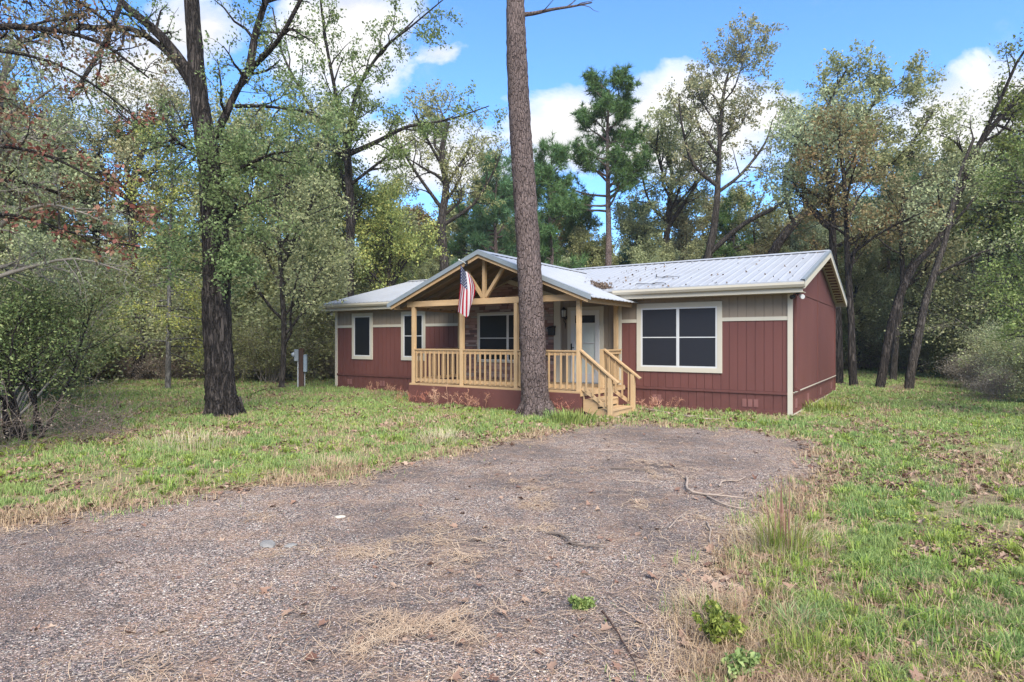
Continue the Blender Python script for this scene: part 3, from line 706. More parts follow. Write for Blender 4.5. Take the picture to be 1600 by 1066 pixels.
# meter post
mp = thing('meter_post', 'dark wooden utility post with grey meter can and breaker box', 'utility post', (-7.87, 22.96, 0), R(12))
m_ = MB(); m_.box(-.085, .085, -.09, .09, -.1, 1.50); m_.build('post', M['postwood'], mp, .008)
m_ = MB(); m_.box(-.25, -.088, -.12, .06, 1.02, 1.46); mo = m_.build('meter_can', M['grey_metal'], mp, .012)
m_ = MB(); m_.tube([(-.24, -.03, 1.27), (-.30, -.03, 1.27), (-.34, -.03, 1.27)], [.085, .085, .06], 14); m_.build('meter_glass', M['lampglass'], mo)
m_ = MB(); m_.box(.088, .21, -.17, .17, .62, 1.24); m_.box(.087, .22, -.18, .18, 1.24, 1.26); m_.build('breaker_box', M['box_grey'], mp, .008)
m_ = MB(); m_.tube([(-.118, -.03, -.05), (-.118, -.03, 1.03)], .026, 10); m_.tube([(.115, .02, -.05), (.115, .02, .63)], .02, 10); m_.build('conduit', M['conduit'], mp)

# ------------------------------------------------------------------ vegetation toolkit
def nrm(v): return v/(np.linalg.norm(v, axis=-1, keepdims=True)+1e-9)
class Plant:
    def __init__(s, r): s.r = r; s.tv = []; s.tf = []; s.nv = 0; s.sites = []; s.dirs = []
    def tube(s, pts, rad, n, lump=0.0):
        pts = np.asarray(pts, float); rad = np.asarray(rad, float); m = len(pts)
        d = np.gradient(pts, axis=0); d = nrm(d)
        ref = np.where(np.abs(d[:, 2:3]) < .93, np.array([[0, 0, 1.0]]), np.array([[1.0, 0, 0]]))
        if m > 1 and np.abs(d[:, 2]).mean() > .6: ref = np.tile([[1.0, 0.1, 0]], (m, 1))
        a = nrm(np.cross(d, ref)); b = np.cross(d, a); th = np.linspace(0, 2*np.pi, n, endpoint=False)
        rr = rad[:, None]*(1+(s.r.random((m, n))-.5)*lump)
        ring = pts[:, None, :]+rr[:, :, None]*(a[:, None, :]*np.cos(th)[None, :, None]+b[:, None, :]*np.sin(th)[None, :, None])
        s.tv.append(ring.reshape(-1, 3)); i = (np.arange(m-1)[:, None]*n); k = np.arange(n)[None, :]; k2 = (k+1) % n
        s.tf.append(np.stack([i+k, i+k2, i+n+k2, i+n+k], -1).reshape(-1, 4)+s.nv); s.nv += m*n
    def grow(s, p, d, L, r, lvl, P):
        n = P['seg'][lvl]; pts = [np.array(p, float)]; d = nrm(np.array(d, float))
        for i in range(n):
            d = nrm(d+s.r.normal(0, P['wander'][lvl], 3)+np.array([0, 0, P['trop'][lvl]])); pts.append(pts[-1]+d*L/n)
        s.limb(pts, r, max(r*.3, .004), lvl, P)
    def limb(s, pts, r0, r1, lvl, P, t0=None, kids=None, lump=0.0, radii=None):
        pts = np.asarray(pts, float); n = len(pts)
        rad = radii if radii is not None else np.linspace(r0, r1, n)
        L = np.linalg.norm(np.diff(pts, axis=0), axis=1).sum()
        s.tube(pts, rad, P['sides'][lvl], lump)
        if lvl < P['levels']:
            k = kids if kids is not None else P['kids'][lvl]; k = max(1, int(round(k*s.r.uniform(.8, 1.2))))
            lo_ = P['t0'][lvl] if t0 is None else t0
            for j in range(k):
                t = lo_+(1-lo_)*((j+s.r.random())/k); x = t*(n-1); i = min(int(x), n-2); f = x-i
                q = pts[i]*(1-f)+pts[i+1]*f; dd = nrm(pts[i+1]-pts[i])
                pr = nrm(np.cross(dd, s.r.normal(0, 1, 3))); A = R(s.r.uniform(*P['ang'][lvl]))
                nd = dd*math.cos(A)+pr*math.sin(A)
                ll = P['len'][lvl+1]*s.r.uniform(.65, 1.25)*(1.15-P['taper']*t)
                rc = max(.004, min((rad[i]*(1-f)+rad[i+1]*f)*.6, P['rmax'][lvl+1]))
                s.grow(q, nd, ll, rc, lvl+1, P)
        if lvl >= P['levels']-P.get('leaflv', 0):
            m = P['spl']
            for j in range(m):
                x = (.25+.75*(j+1)/m)*(n-1); i = min(int(x), n-2); f = x-i
                s.sites.append(pts[i]*(1-f)+pts[i+1]*f); s.dirs.append(nrm(pts[i+1]-pts[i]))
    def wood(s, name, mat, parent):
        return mesh_np(name, np.concatenate(s.tv), np.concatenate(s.tf), mat, parent, smooth=True)
    def leaves(s, name, mat, parent, per, spread, size, droop=0.0, keep=1.0, filt=None):
        c = np.array(s.sites)
        if filt is not None: c = c[filt(c)]
        if keep < 1: c = c[s.r.random(len(c)) < keep]
        if name == 'crown': per = max(2, int(round(per*.66))); spread = spread*.62; size = size*.84
        c = np.repeat(c, per, 0); c = c+s.r.normal(0, 1, c.shape)*np.array(spread if hasattr(spread, '__len__') else (spread,)*3)
        return leaf_mesh(name, c, size, mat, parent, s.r, droop)
    def tufts(s, name, mat, parent, per, size, wid, spread=.05):
        c = np.array(s.sites); c = c+s.r.normal(0, spread, c.shape); c = np.repeat(c, per, 0); N = len(c); r = s.r
        d = nrm(r.normal(0, 1, (N, 3))+np.repeat(np.array(s.dirs), per, 0)*.6+np.array([0, 0, .25])); L = size*r.uniform(.7, 1.2, (N, 1))
        b = nrm(np.cross(d, r.normal(0, 1, (N, 3))))*wid/2
        V = np.stack([c-b, c+b, c+d*L], 1).reshape(-1, 3)
        return mesh_np(name, V, np.arange(3*N).reshape(-1, 3), mat, parent)
def leaf_mesh(name, c, size, mat, parent, r, droop=0.0, aspect=.5):
    """small folded leaves: four triangles' worth of outline in two quads would double the cost, so one kinked quad each"""
    N = len(c); a = nrm(r.normal(0, 1, (N, 3))+np.array([0, 0, -droop])); b = nrm(np.cross(a, r.normal(0, 1, (N, 3))))
    L = (size*r.uniform(.6, 1.25, (N, 1)))/2; W = L*aspect*r.uniform(.8, 1.3, (N, 1)); nn = np.cross(a, b)
    V = np.stack([c-a*L, c+b*W+nn*L*.2-a*L*.1, c+a*L, c-b*W+nn*L*.2-a*L*.1], 1).reshape(-1, 3)
    return mesh_np(name, V, np.arange(4*N).reshape(-1, 4), mat, parent)
def arc(pts, n):
    """smooth curve through control points (Catmull-Rom)"""
    P_ = [np.array(p, float) for p in pts]; P_ = [2*P_[0]-P_[1]]+P_+[2*P_[-1]-P_[-2]]; out = []
    for i in range(1, len(P_)-2):
        for k in range(n):
            t = k/n; a, b, c, d = P_[i-1:i+3]
            out.append(.5*((2*b)+(c-a)*t+(2*a-5*b+4*c-d)*t*t+(3*b-a-3*c+d)*t**3))
    out.append(P_[-2]); return np.array(out)
def at(px, py, d): return np.array(((px-800)/960*d, d, CAMZ+(532-py)/960*d))

BROAD = dict(levels=3, seg=[8, 6, 4, 3], wander=[.10, .16, .22, .25], trop=[.05, .08, .05, .02], sides=[10, 7, 5, 3], kids=[11, 6, 5], t0=[.35, .3, .2],
             ang=[(35, 70), (30, 65), (25, 65)], len=[9, 3.6, 1.7, .8], taper=.55, rmax=[.3, .10, .04, .012], spl=5, leaflv=0)
def variant(base, **kw): d = dict(base); d.update(kw); return d
# ------------------------------------------------------------------ the named trees
def tree(name, label, cat, base, group=None):
    return thing(name, label, cat, tuple(base), 0, group)
def shift(pts, b): return np.asarray(pts)-np.asarray(b)
rA = np.random.default_rng(3)
# big dark oak left of the house
D = 14.4; b = at(350, 650, D); b[2] = 0
t = tree('oak_tree', 'large dark-barked oak with leafy limbs standing on the lawn left of the house', 'tree', b)
P = Plant(rA); q = lambda *a: shift([at(*p) if len(p) == 3 else at(*p, D) for p in a], b)
tp = arc(q((351, 660), (347, 632), (344, 600), (341, 540), (338, 470), (339, 430), (337, 370), (333, 320), (325, 240), (312, 160), (306, 90), (300, 10), (292, -90), (285, -200), (290, -300)), 7)
wd = np.interp(tp[:, 2], [-.2, 0, .3, .75, 1.6, 3.3, 4.6, 6.3, 7.8, 9.7, 11.5, 14.2], [33, 27.5, 23.5, 21.5, 20.5, 20.5, 18.5, 15.5, 12.5, 10.5, 8, 4])*.015
PA = variant(BROAD, levels=3, kids=[16, 6, 5], len=[9, 3.0, 1.4, .7], sides=[26, 7, 5, 3], trop=[0, .06, .03, 0])
P.limb(tp, 0, 0, 0, PA, t0=.84, kids=6, lump=.13, radii=wd)
for k in range(7):                                        # root flare
    a = k*2*math.pi/7+.3; P.tube([(.24*math.cos(a), .24*math.sin(a), .42), (.38*math.cos(a), .38*math.sin(a), .10), (.54*math.cos(a), .54*math.sin(a), -.06)], [.14, .09, .04], 8, .15)
LA = variant(PA, kids=[10, 7, 5], len=[9, 2.2, 1.1, .6])
for pts, r0, r1, k in (
    ([(304, 130), (283, 95), (255, 60), (225, 32), (190, 2), (150, -60)], .135, .07, 7),
    ([(302, 138), (270, 90), (238, 62), (205, 45, 13.6), (150, 42, 13), (75, 50, 12.4), (0, 80, 12)], .085, .03, 9),
    ([(190, 2), (172, 50, 13.6), (150, 90, 13), (125, 130, 12.5), (108, 152, 12.2)], .06, .03, 5),
    ([(332, 218), (352, 180), (368, 145), (390, 110), (435, 62, 13.8), (480, -20, 13.5)], .10, .04, 10),
    ([(368, 165), (410, 165, 14), (455, 170, 13.6), (490, 175, 13)], .05, .012, 8),
    ([(343, 350), (365, 332), (390, 318, 14), (425, 305, 13.6)], .06, .012, 7),
    ([(330, 240), (305, 235), (280, 222, 14), (262, 205, 13.8)], .07, .02, 5),
    ([(390, 110), (400, 50), (420, -10), (450, -70)], .10, .04, 7),
    ([(338, 280), (375, 262, 14.3), (425, 240, 14.2), (470, 235, 14)], .06, .012, 9)):
    P.limb(arc(q(*pts), 3), r0, r1, 1, variant(LA, kids=[10, k, 5], t0=[.3, .2, .2]))
for k in range(64):                                       # epicormic sprays hugging the trunk
    z = rA.uniform(3.2, 6.8); i = int(np.argmin(np.abs(tp[:, 2]-z))); a = rA.uniform(0, 2*math.pi)
    P.grow(tp[i]+np.array([math.cos(a), math.sin(a), 0])*wd[i]*.9, (math.cos(a), math.sin(a), -.1), rA.uniform(.5, 1.5), .012, 2, variant(LA, trop=[0, 0, -.02, -.04]))
P.wood('trunk', M['bark_oak'], t); P.leaves('crown', M['leaf_oak'], t, 12, .13, .095, .3, filt=lambda c: rA.random(len(c)) < np.where((c[:, 0] < -.5) & (c[:, 2] > 4.6), .35, np.where(c[:, 2] > 6.5, .75, 1)))
# big pine in front of the porch
D = 14.75; b = at(838, 645, D); b[2] = 0
t = tree('pine_tree', 'tall leaning pine with plated purplish bark in front of the porch', 'tree', b)
P = Plant(rA); q = lambda *a: shift([at(*p) if len(p) == 3 else at(*p, D) for p in a], b)
tp = arc(q((839, 655), (837, 630), (834, 580), (831, 500), (826, 400), (820, 300), (813, 200), (808, 100), (805, 0), (802, -120), (800, -260), (800, -400)), 14)
wd = np.interp(np.linspace(0, 1, len(tp)), [0, .03, .08, .2, .35, .5, .65, 1], [31, 26, 22.5, 20, 18.5, 17.3, 16, 6])*.01536
PP = variant(BROAD, levels=2, kids=[34, 8], len=[9, 2.3, .8], sides=[34, 6, 4], t0=[.80, .35], ang=[(45, 85), (25, 60)], trop=[0, .10, .10], spl=4, seg=[8, 6, 4], leaflv=1, rmax=[.4, .07, .02])
P.limb(tp, 0, 0, 0, PP, t0=.86, kids=34, lump=.11, radii=wd)
nb = len(P.sites)
P.limb(arc(q((817, 22), (835, 20), (862, 14), (895, 9), (925, 3)), 3), .055, .015, 1, variant(PP, kids=[30, 5], trop=[0, 0, .05])); P.sites = P.sites[:nb]; P.dirs = P.dirs[:nb]
for k in range(8):
    a = k*2*math.pi/8+.2; P.tube([(.26*math.cos(a), .26*math.sin(a), .30), (.40*math.cos(a), .40*math.sin(a), .10), (.56*math.cos(a), .56*math.sin(a), -.05)], [.12, .09, .03], 8, .2)
P.wood('trunk', M['bark_pine'], t); P.tufts('crown', M['needle'], t, 16, .22, .008)

def custom(name, label, D, base, limbs, leaf, bark, per, spread, size, PR=None, seed=0, keep=1.0, needles=False, cat='tree', crown0=.4, kids0=10, droop=0.0, aspect=.5, sprays=0):
    """limbs: [(points in px/px/depth, r0, r1, kids)] the first being the trunk"""
    r = np.random.default_rng(100+seed); b = at(*base, D); b[2] = 0; t = tree(name, label, cat, b); P = Plant(r); PR = PR or BROAD
    for i, (pts, r0, r1, k) in enumerate(limbs):
        pts = shift([at(*p) if len(p) == 3 else at(*p, D) for p in pts], b); pts[:, 2] = np.maximum(pts[:, 2], -.1)
        if i: pts = pts+np.outer(np.linspace(0, 1, len(pts)), [0, r.uniform(-2.5, 1.5), 0])    # limbs reach towards and away from the viewer too
        pts = arc(pts, 3)
        if i == 0: P.limb(pts, r0, r1, 0, PR, t0=crown0, kids=k, lump=.15)
        else: P.limb(pts, r0, r1, 1, variant(PR, kids=[10, k]+PR['kids'][2:], t0=[.3, .15, .2]))
    P.wood('trunk', bark, t)
    if needles: P.tufts('crown', leaf, t, per, size, spread)
    else: P.leaves('crown', leaf, t, per, spread, size, droop, keep)
    return t
MID = variant(BROAD, levels=3, kids=[10, 6, 4], len=[9, 3.6, 1.8, .9], sides=[10, 6, 4, 3])
custom('oak_tree', 'tall thin-crowned oak behind the left end of the house, long limbs against the sky', 27, (548, 600),
       [([(548, 600), (546, 520), (545, 430), (548, 340), (545, 270), (540, 215)], .26, .15, 8),
        ([(542, 235), (548, 170), (560, 120), (590, 70), (640, 15)], .13, .03, 9), ([(552, 150), (600, 95), (650, 72), (705, 45)], .08, .02, 8),
        ([(545, 240), (590, 222), (640, 200), (700, 192), (765, 172)], .12, .02, 11), ([(542, 250), (500, 190), (470, 140), (440, 80), (425, 10)], .12, .03, 9),
        ([(542, 220), (530, 150), (520, 70), (515, -20)], .11, .03, 9), ([(545, 290), (600, 260), (655, 235)], .08, .02, 6)], M['leaf_oak'], M['bark_oak'], 13, .20, .165, MID, 1)
custom('oak_tree', 'open grey-leaved oak with a dark straight trunk between the lawn oak and the pine', 33, (697, 560),
       [([(697, 560), (695, 430), (690, 350), (697, 290), (690, 240), (700, 190)], .30, .12, 8), ([(694, 350), (740, 320), (770, 275), (785, 240)], .12, .03, 7), ([(694, 330), (650, 270), (620, 220)], .12, .03, 7),
        ([(697, 290), (725, 240), (740, 200)], .09, .02, 6)], M['leaf_grey'], M['bark_far'], 13, .22, .17, MID, 2, keep=.7)
custom('yellowing_tree', 'rounded yellow-green tree just left of the porch roof', 29, (612, 580),
       [([(612, 580), (611, 480), (608, 430), (612, 380), (610, 340)], .16, .06, 14), ([(611, 450), (640, 410), (670, 385)], .07, .02, 8), ([(610, 450), (580, 410), (560, 380)], .07, .02, 8)], M['leaf_yellow'], M['bark_far'], 15, .28, .15,
       variant(MID, len=[9, 2.4, 1.4, .8]), 3, crown0=.2)
PINE = variant(BROAD, levels=2, kids=[40, 10], len=[9, 3.9, 1.2], sides=[10, 5, 3], t0=[.52, .3], ang=[(55, 88), (30, 60)], trop=[0, .045, .10], spl=4, seg=[8, 6, 4], leaflv=1, taper=.75, rmax=[.4, .08, .025], wander=[.05, .12, .2])
custom('pine_tree', 'tall dark green pine standing clear against the cloud behind the house', 36, (950, 600),
       [([(950, 600), (950, 480), (951, 380), (950, 290), (949, 210), (952, 140)], .26, .05, 44)], M['needle'], M['bark_pine'], 22, .035, .36, PINE, 4, needles=True, crown0=.50)
SPARSE = variant(MID, kids=[9, 6, 4])
custom('oak_tree', 'tall bronze-leaved oak right of the green pine, crown open to the clouds', 34, (1102, 600),
       [([(1100, 600), (1103, 480), (1105, 410), (1115, 360), (1121, 300), (1124, 230), (1130, 150), (1140, 105)], .30, .05, 13), ([(1108, 395), (1160, 350), (1215, 320), (1235, 280), (1228, 230)], .16, .03, 8),
        ([(1121, 300), (1160, 270), (1200, 220), (1215, 180)], .12, .03, 9), ([(1121, 290), (1080, 260), (1060, 210), (1050, 160)], .12, .03, 9), ([(1123, 245), (1095, 190), (1090, 145)], .09, .02, 8)],
       M['leaf_brown'], M['bark_far'], 12, .19, .19, SPARSE, 5, crown0=.62)
custom('oak_tree', 'twin-stemmed oak with dull green crown between the pine and the tall bronze oak', 39, (1042, 600),
       [([(1042, 600), (1041, 480), (1040, 400), (1046, 320), (1050, 270), (1040, 225)], .30, .08, 10), ([(1046, 350), (1070, 310), (1090, 270)], .16, .04, 8), ([(1042, 345), (1010, 320), (990, 270)], .12, .03, 8), ([(1048, 300), (1020, 250), (1015, 220)], .1, .03, 8)],
       M['leaf_grey'], M['bark_oak'], 14, .23, .20, MID, 6, crown0=.5)
custom('oak_tree', 'crooked oak behind the house with a long limb arching up to the right', 31, (1190, 600),
       [([(1180, 600), (1192, 480), (1205, 400), (1240, 350), (1285, 310), (1325, 285), (1350, 245), (1345, 200), (1370, 150)], .30, .06, 16), ([(1262, 332), (1250, 270), (1270, 210), (1285, 160), (1300, 125)], .14, .03, 11),
        ([(1325, 285), (1370, 270), (1410, 230), (1430, 190)], .12, .03, 10), ([(1240, 350), (1215, 290), (1225, 230), (1205, 180)], .12, .03, 9), ([(1345, 230), (1310, 180), (1290, 130)], .1, .03, 9)],
       M['leaf_grey'], M['bark_oak'], 14, .20, .18, MID, 7, crown0=.55)
custom('oak_tree', 'slim upright oak with scattered rusty leaves just past the red gable wall', 24.3, (1333, 602),
       [([(1334, 604), (1331, 560), (1330, 500), (1325, 420), (1322, 340), (1318, 270), (1310, 215)], .17, .06, 13), ([(1326, 400), (1350, 370), (1380, 350)], .06, .02, 6), ([(1324, 360), (1300, 320), (1290, 280)], .07, .02, 6)],
       M['leaf_brown'], M['bark_oak'], 7, .25, .15, variant(MID, len=[9, 2.2, 1.2, .7]), 8, crown0=.45, keep=.6)
custom('leaning_oak', 'dark oak leaning far right, its trunk starting nearest the slim upright oak', 23.3, (1374, 605),
       [([(1374, 607), (1380, 575), (1390, 520), (1403, 470), (1428, 415), (1462, 380), (1485, 335), (1505, 285), (1530, 225), (1565, 180), (1610, 130)], .17, .085, 5), ([(1505, 285), (1545, 265), (1590, 235)], .08, .03, 5), ([(1530, 225), (1545, 160), (1560, 100), (1600, 80)], .08, .02, 8), ([(1462, 380), (1500, 345), (1545, 300), (1580, 240)], .07, .03, 4)],
       M['leaf_oak'], M['bark_oak'], 7, .22, .14, variant(MID, len=[9, 2.2, 1.2, .7]), 9, keep=.8, crown0=.75)
custom('leaning_oak', 'forked leaning oak with bare lower trunk, rightmost of the slim trunks on the right lawn', 22.4, (1420, 608),
       [([(1420, 610), (1424, 575), (1436, 520), (1446, 470), (1462, 420), (1478, 370), (1488, 320), (1500, 270), (1522, 215)], .17, .05, 4), ([(1460, 430), (1500, 400), (1540, 390)], .06, .02, 4)],
       M['leaf_grey'], M['bark_far'], 7, .25, .13, variant(MID, len=[9, 2.2, 1.2, .7]), 10, crown0=.6)
custom('oak_tree', 'thin grey trunk standing between the two leaning oaks', 28, (1395, 595),
       [([(1395, 597), (1400, 530), (1410, 440), (1408, 360), (1412, 300)], .16, .06, 12)], M['leaf_brown'], M['bark_far'], 9, .3, .16, variant(MID, len=[9, 2.5, 1.3, .7]), 11, crown0=.4)
custom('oak_tree', 'shaded trunk at the back corner of the house beside the red gable wall', 25.5, (1309, 600),
       [([(1309, 600), (1308, 500), (1302, 400), (1298, 300), (1290, 230)], .22, .08, 12)], M['leaf_grey'], M['bark_oak'], 9, .3, .16, MID, 12, crown0=.5)
SAP = variant(BROAD, levels=2, kids=[46, 7], len=[9, 1.9, .8], sides=[8, 4, 3], t0=[.2, .2], ang=[(60, 100), (30, 60)], trop=[0, -.03, -.08], spl=4, seg=[8, 5, 4], leaflv=1, taper=.6, rmax=[.2, .03, .012], wander=[.04, .12, .2])
custom('cypress_sapling', 'slender young conifer with a straight thin trunk left of the dark oak', 22.4, (262, 608),
       [([(262, 610), (263, 560), (264, 480), (265, 400), (268, 300), (266, 200)], .11, .02, 52)], M['leaf_yellow'], M['bark_limb'], 12, .16, .10, SAP, 13, crown0=.22, droop=.6)
custom('oak_tree', 'bronze-topped tree rising behind the young conifer', 27, (215, 590),
       [([(215, 590), (218, 500), (210, 400), (205, 300), (225, 230), (240, 180)], .24, .08, 13), ([(207, 320), (170, 270), (150, 200)], .1, .03, 9), ([(212, 290), (260, 240), (285, 190)], .1, .03, 9)], M['leaf_brown'], M['bark_oak'], 11, .26, .16, MID, 14, crown0=.4)
custom('oak_tree', 'bushy grey-green tree filling the gap right of the dark oak', 21, (440, 600),
       [([(440, 604), (444, 520), (440, 440), (436, 360), (440, 270), (430, 200)], .10, .05, 18), ([(440, 420), (480, 370), (520, 330)], .08, .03, 10), ([(438, 400), (400, 360), (380, 310)], .08, .03, 9), ([(440, 300), (480, 250), (505, 200)], .08, .03, 10)],
       M['leaf_grey'], M['bark_far'], 13, .22, .13, variant(MID, len=[9, 2.8, 1.5, .8]), 15, crown0=.12)
custom('oak_tree', 'light green tree behind the right edge of the lawn, crown almost to the ground', 14, (1667, 655),
       [([(1667, 655), (1664, 560), (1670, 460), (1672, 360), (1662, 260)], .17, .06, 20), ([(1668, 500), (1634, 455), (1604, 430), (1582, 425)], .06, .02, 12), ([(1670, 430), (1637, 380), (1612, 345), (1594, 320)], .06, .02, 12),
        ([(1672, 380), (1642, 310), (1612, 260)], .06, .02, 12), ([(1666, 560), (1632, 540), (1597, 530)], .05, .02, 10)], M['leaf_bright'], M['bark_limb'], 10, .16, .085, variant(MID, len=[9, 1.7, 1.0, .55]), 16, crown0=.18)
custom('oak_tree', 'tall olive tree with small leaves rising behind the light green one at the right edge', 27, (1642, 620),
       [([(1642, 620), (1644, 500), (1632, 380), (1627, 280), (1642, 190)], .2, .06, 18), ([(1634, 400), (1587, 350), (1557, 300)], .08, .02, 10), ([(1630, 320), (1592, 270), (1572, 220)], .08, .02, 9)], M['leaf_grey'], M['bark_far'], 11, .22, .12, variant(MID, len=[9, 2.4, 1.3, .7]), 17, crown0=.2)
# the tree off the left edge whose rusty boughs hang into the picture
custom('overhanging_oak', 'near oak at the left edge with rusty brown and olive leaves on drooping boughs', 9.6, (-170, 700),
       [([(-170, 705), (-168, 500), (-160, 300), (-150, 100), (-140, -100), (-140, -300)], .24, .10, 12), ([(-150, 110), (-60, 40), (30, 25), (120, 40), (190, 90, 9.4)], .07, .015, 15), ([(-155, 240), (-80, 190), (0, 165), (80, 185), (150, 235, 9.2)], .06, .012, 15),
        ([(-160, 330), (-90, 290), (-10, 270), (80, 300), (170, 320, 9.6)], .05, .012, 13), ([(-145, 0), (-60, -60), (20, -70), (90, -30)], .07, .02, 12)],
       M['leaf_rust'], M['bark_oak'], 5, .13, .09, variant(MID, len=[9, 1.3, .75, .45], kids=[12, 6, 4]), 18, crown0=.45)
custom('russet_oak', 'near sapling at the left edge with sparse clusters of russet leaves on long boughs', 9.0, (-210, 720),
       [([(-210, 725), (-205, 500), (-200, 350), (-195, 200), (-190, 60)], .10, .04, 5), ([(-198, 280), (-90, 240), (0, 235), (90, 250), (170, 285), (250, 335, 9.6)], .04, .010, 13), ([(-202, 380), (-80, 340), (20, 335), (120, 365), (215, 385)], .035, .010, 11),
        ([(-192, 120), (-80, 60), (20, 60), (90, 100), (135, 145)], .035, .010, 9)], M['leaf_red'], M['bark_oak'], 5, .09, .10, variant(MID, len=[9, .9, .55, .35], kids=[6, 5, 3]), 20, crown0=.6, keep=.8)
custom('olive_tree', 'pale twiggy olive-leaved tree filling the upper left corner', 10.6, (-60, 690),
       [([(-60, 692), (-58, 560), (-50, 430), (-30, 330), (-10, 250), (0, 150), (20, 60)], .12, .04, 22), ([(-45, 400), (30, 350), (110, 330), (190, 350)], .05, .012, 14), ([(-30, 330), (40, 270), (120, 250), (180, 270)], .05, .012, 13), ([(-10, 250), (60, 180), (130, 150)], .045, .01, 12),
        ([(-52, 450), (20, 420), (100, 400), (175, 420)], .045, .01, 12)], M['leaf_pale'], M['bark_twig'], 6, .13, .065, variant(MID, len=[9, 1.5, .9, .5], trop=[0, .03, .0, -.03]), 19, crown0=.3)

# ------------------------------------------------------------------ templates for the wood behind, copied tree by tree
def template(name, label, cat, leaf, bark, H, PR, per, spread, size, seed, crown0=.3, needles=False, lean=.06, r0=.2, top=.97, kids=None, droop=0, bend=.25):
    r = np.random.default_rng(500+seed); t = thing(name, label, cat); P = Plant(r)
    n = 7; pts = [np.zeros(3)]; pts[0][2] = -.1
    for i in range(1, n): pts.append(np.array([r.normal(0, bend)+lean*H*(i/n)**2, r.normal(0, bend), H*top*i/(n-1)]))
    P.limb(arc(pts, 3), r0, .04, 0, PR, t0=crown0, kids=kids, lump=.12); P.wood('trunk', bark, t)
    if needles: P.tufts('crown', leaf, t, per, size, spread)
    else: P.leaves('crown', leaf, t, per, spread, size, droop)
    return t
def clone(src, loc, rz, sc, label, group):
    r = src.copy(); COL.objects.link(r); r.location = loc; r.rotation_euler = (0, 0, rz); r.scale = sc; r['label'] = label; r['group'] = group
    for ch in src.children:
        c = ch.copy(); COL.objects.link(c); c.parent = r
    return r
FAR = variant(BROAD, kids=[13, 6, 4], len=[12, 3.6, 1.8, .9], sides=[8, 5, 3, 3])
T_ = {}
T_['grey'] = template('oak_tree', 'x', 'tree', M['leaf_grey'], M['bark_far'], 12.5, FAR, 17, .26, .24, 1)
T_['olive'] = template('oak_tree', 'x', 'tree', M['leaf_pale'], M['bark_far'], 11, FAR, 16, .26, .22, 2, .25)
T_['bronze'] = template('oak_tree', 'x', 'tree', M['leaf_brown'], M['bark_oak'], 12.5, FAR, 16, .26, .24, 3)
T_['green'] = template('oak_tree', 'x', 'tree', M['leaf_oak'], M['bark_oak'], 12, FAR, 17, .26, .24, 4, .22)
T_['pine'] = template('pine_tree', 'x', 'tree', M['needle'], M['bark_pine'], 12.5, variant(PINE, kids=[46, 9], len=[9, 2.6, 1.0]), 14, .035, .42, 5, .25, True, 0, kids=50, bend=.12)
T_['tallpine'] = template('pine_tree', 'x', 'tree', M['needle'], M['bark_pine'], 16, PINE, 14, .035, .42, 6, .55, True, 0, kids=40, bend=.2)
labels = {'grey': 'grey-green oak in the dense wood behind the clearing', 'olive': 'pale olive oak in the dense wood behind the clearing', 'bronze': 'bronze-leaved oak in the dense wood behind the clearing',
          'green': 'deep green oak in the dense wood behind the clearing', 'pine': 'young full green pine in the wood behind the house', 'tallpine': 'tall bare-stemmed pine in the wood behind the house'}
groups = {'grey': 'grey-green oaks of the wood', 'olive': 'pale olive oaks of the wood', 'bronze': 'bronze oaks of the wood', 'green': 'deep green oaks of the wood', 'pine': 'young pines of the wood', 'tallpine': 'tall pines of the wood'}
LAND = ((-1e9, 'off the left edge of the picture'), (0, 'behind the olive-leaved tree at the left edge'), (80, 'behind the dark evergreen shrub'), (150, 'just left of the young conifer'), (262, 'between the young conifer and the dark oak'),
        (350, 'just right of the dark oak'), (430, 'behind the meter post'), (500, 'behind the left end of the house'), (560, 'above the left house windows'), (620, 'above the left slope of the main roof'), (690, 'above the flag'), (750, 'above the porch gable'),
        (800, 'beside the top of the porch pine'), (850, 'above the right porch roof slope'), (900, 'just left of the tall clear pine'), (955, 'just right of the tall clear pine'), (1020, 'above the middle of the main roof'), (1075, 'above the left half of the big window'), (1130, 'above the right half of the big window'),
        (1190, 'above the right front corner of the house'), (1260, 'above the gable peak'), (1310, 'just past the gable wall'), (1360, 'behind the first leaning oak'), (1400, 'behind the forked leaning oak'), (1450, 'right of the leaning oaks'), (1510, 'left of the light green tree'), (1570, 'behind the light green tree'), (1600, 'off the right edge of the picture'))
def land(px): return [t for p, t in LAND if p <= px][-1]
short = {'grey': 'grey-green oak', 'olive': 'pale olive oak', 'bronze': 'bronze-leaved oak', 'green': 'deep green oak', 'pine': 'young full pine', 'tallpine': 'tall bare-stemmed pine'}
taken = set()
def name_it(kind, px, d, words):
    l = ('%s %s' % (words, land(px))) + (', farther back' if d > 43 else '')
    for w_ in (', the taller one', ', the rear one', ', half hidden', ', the lowest one', ', the broadest one'):
        if l not in taken: break
        l = ('%s %s' % (words, land(px)))+w_
    taken.add(l); return l
used = set()
def put(kind, px, d, h, rz=None, wide=1.0):
    """h = height relative to the template"""
    src = T_[kind]; x = (px-800)/960*d; rz = random.uniform(0, 6.28) if rz is None else rz; s = (h*wide, h*wide, h); lab = name_it(kind, px, d, short[kind])
    if kind not in used:
        used.add(kind); src.location = (x, d, 0); src.rotation_euler = (0, 0, rz); src.scale = s; src['label'] = lab; src['group'] = groups[kind]
    else: clone(src, (x, d, 0), rz, s, lab, groups[kind])
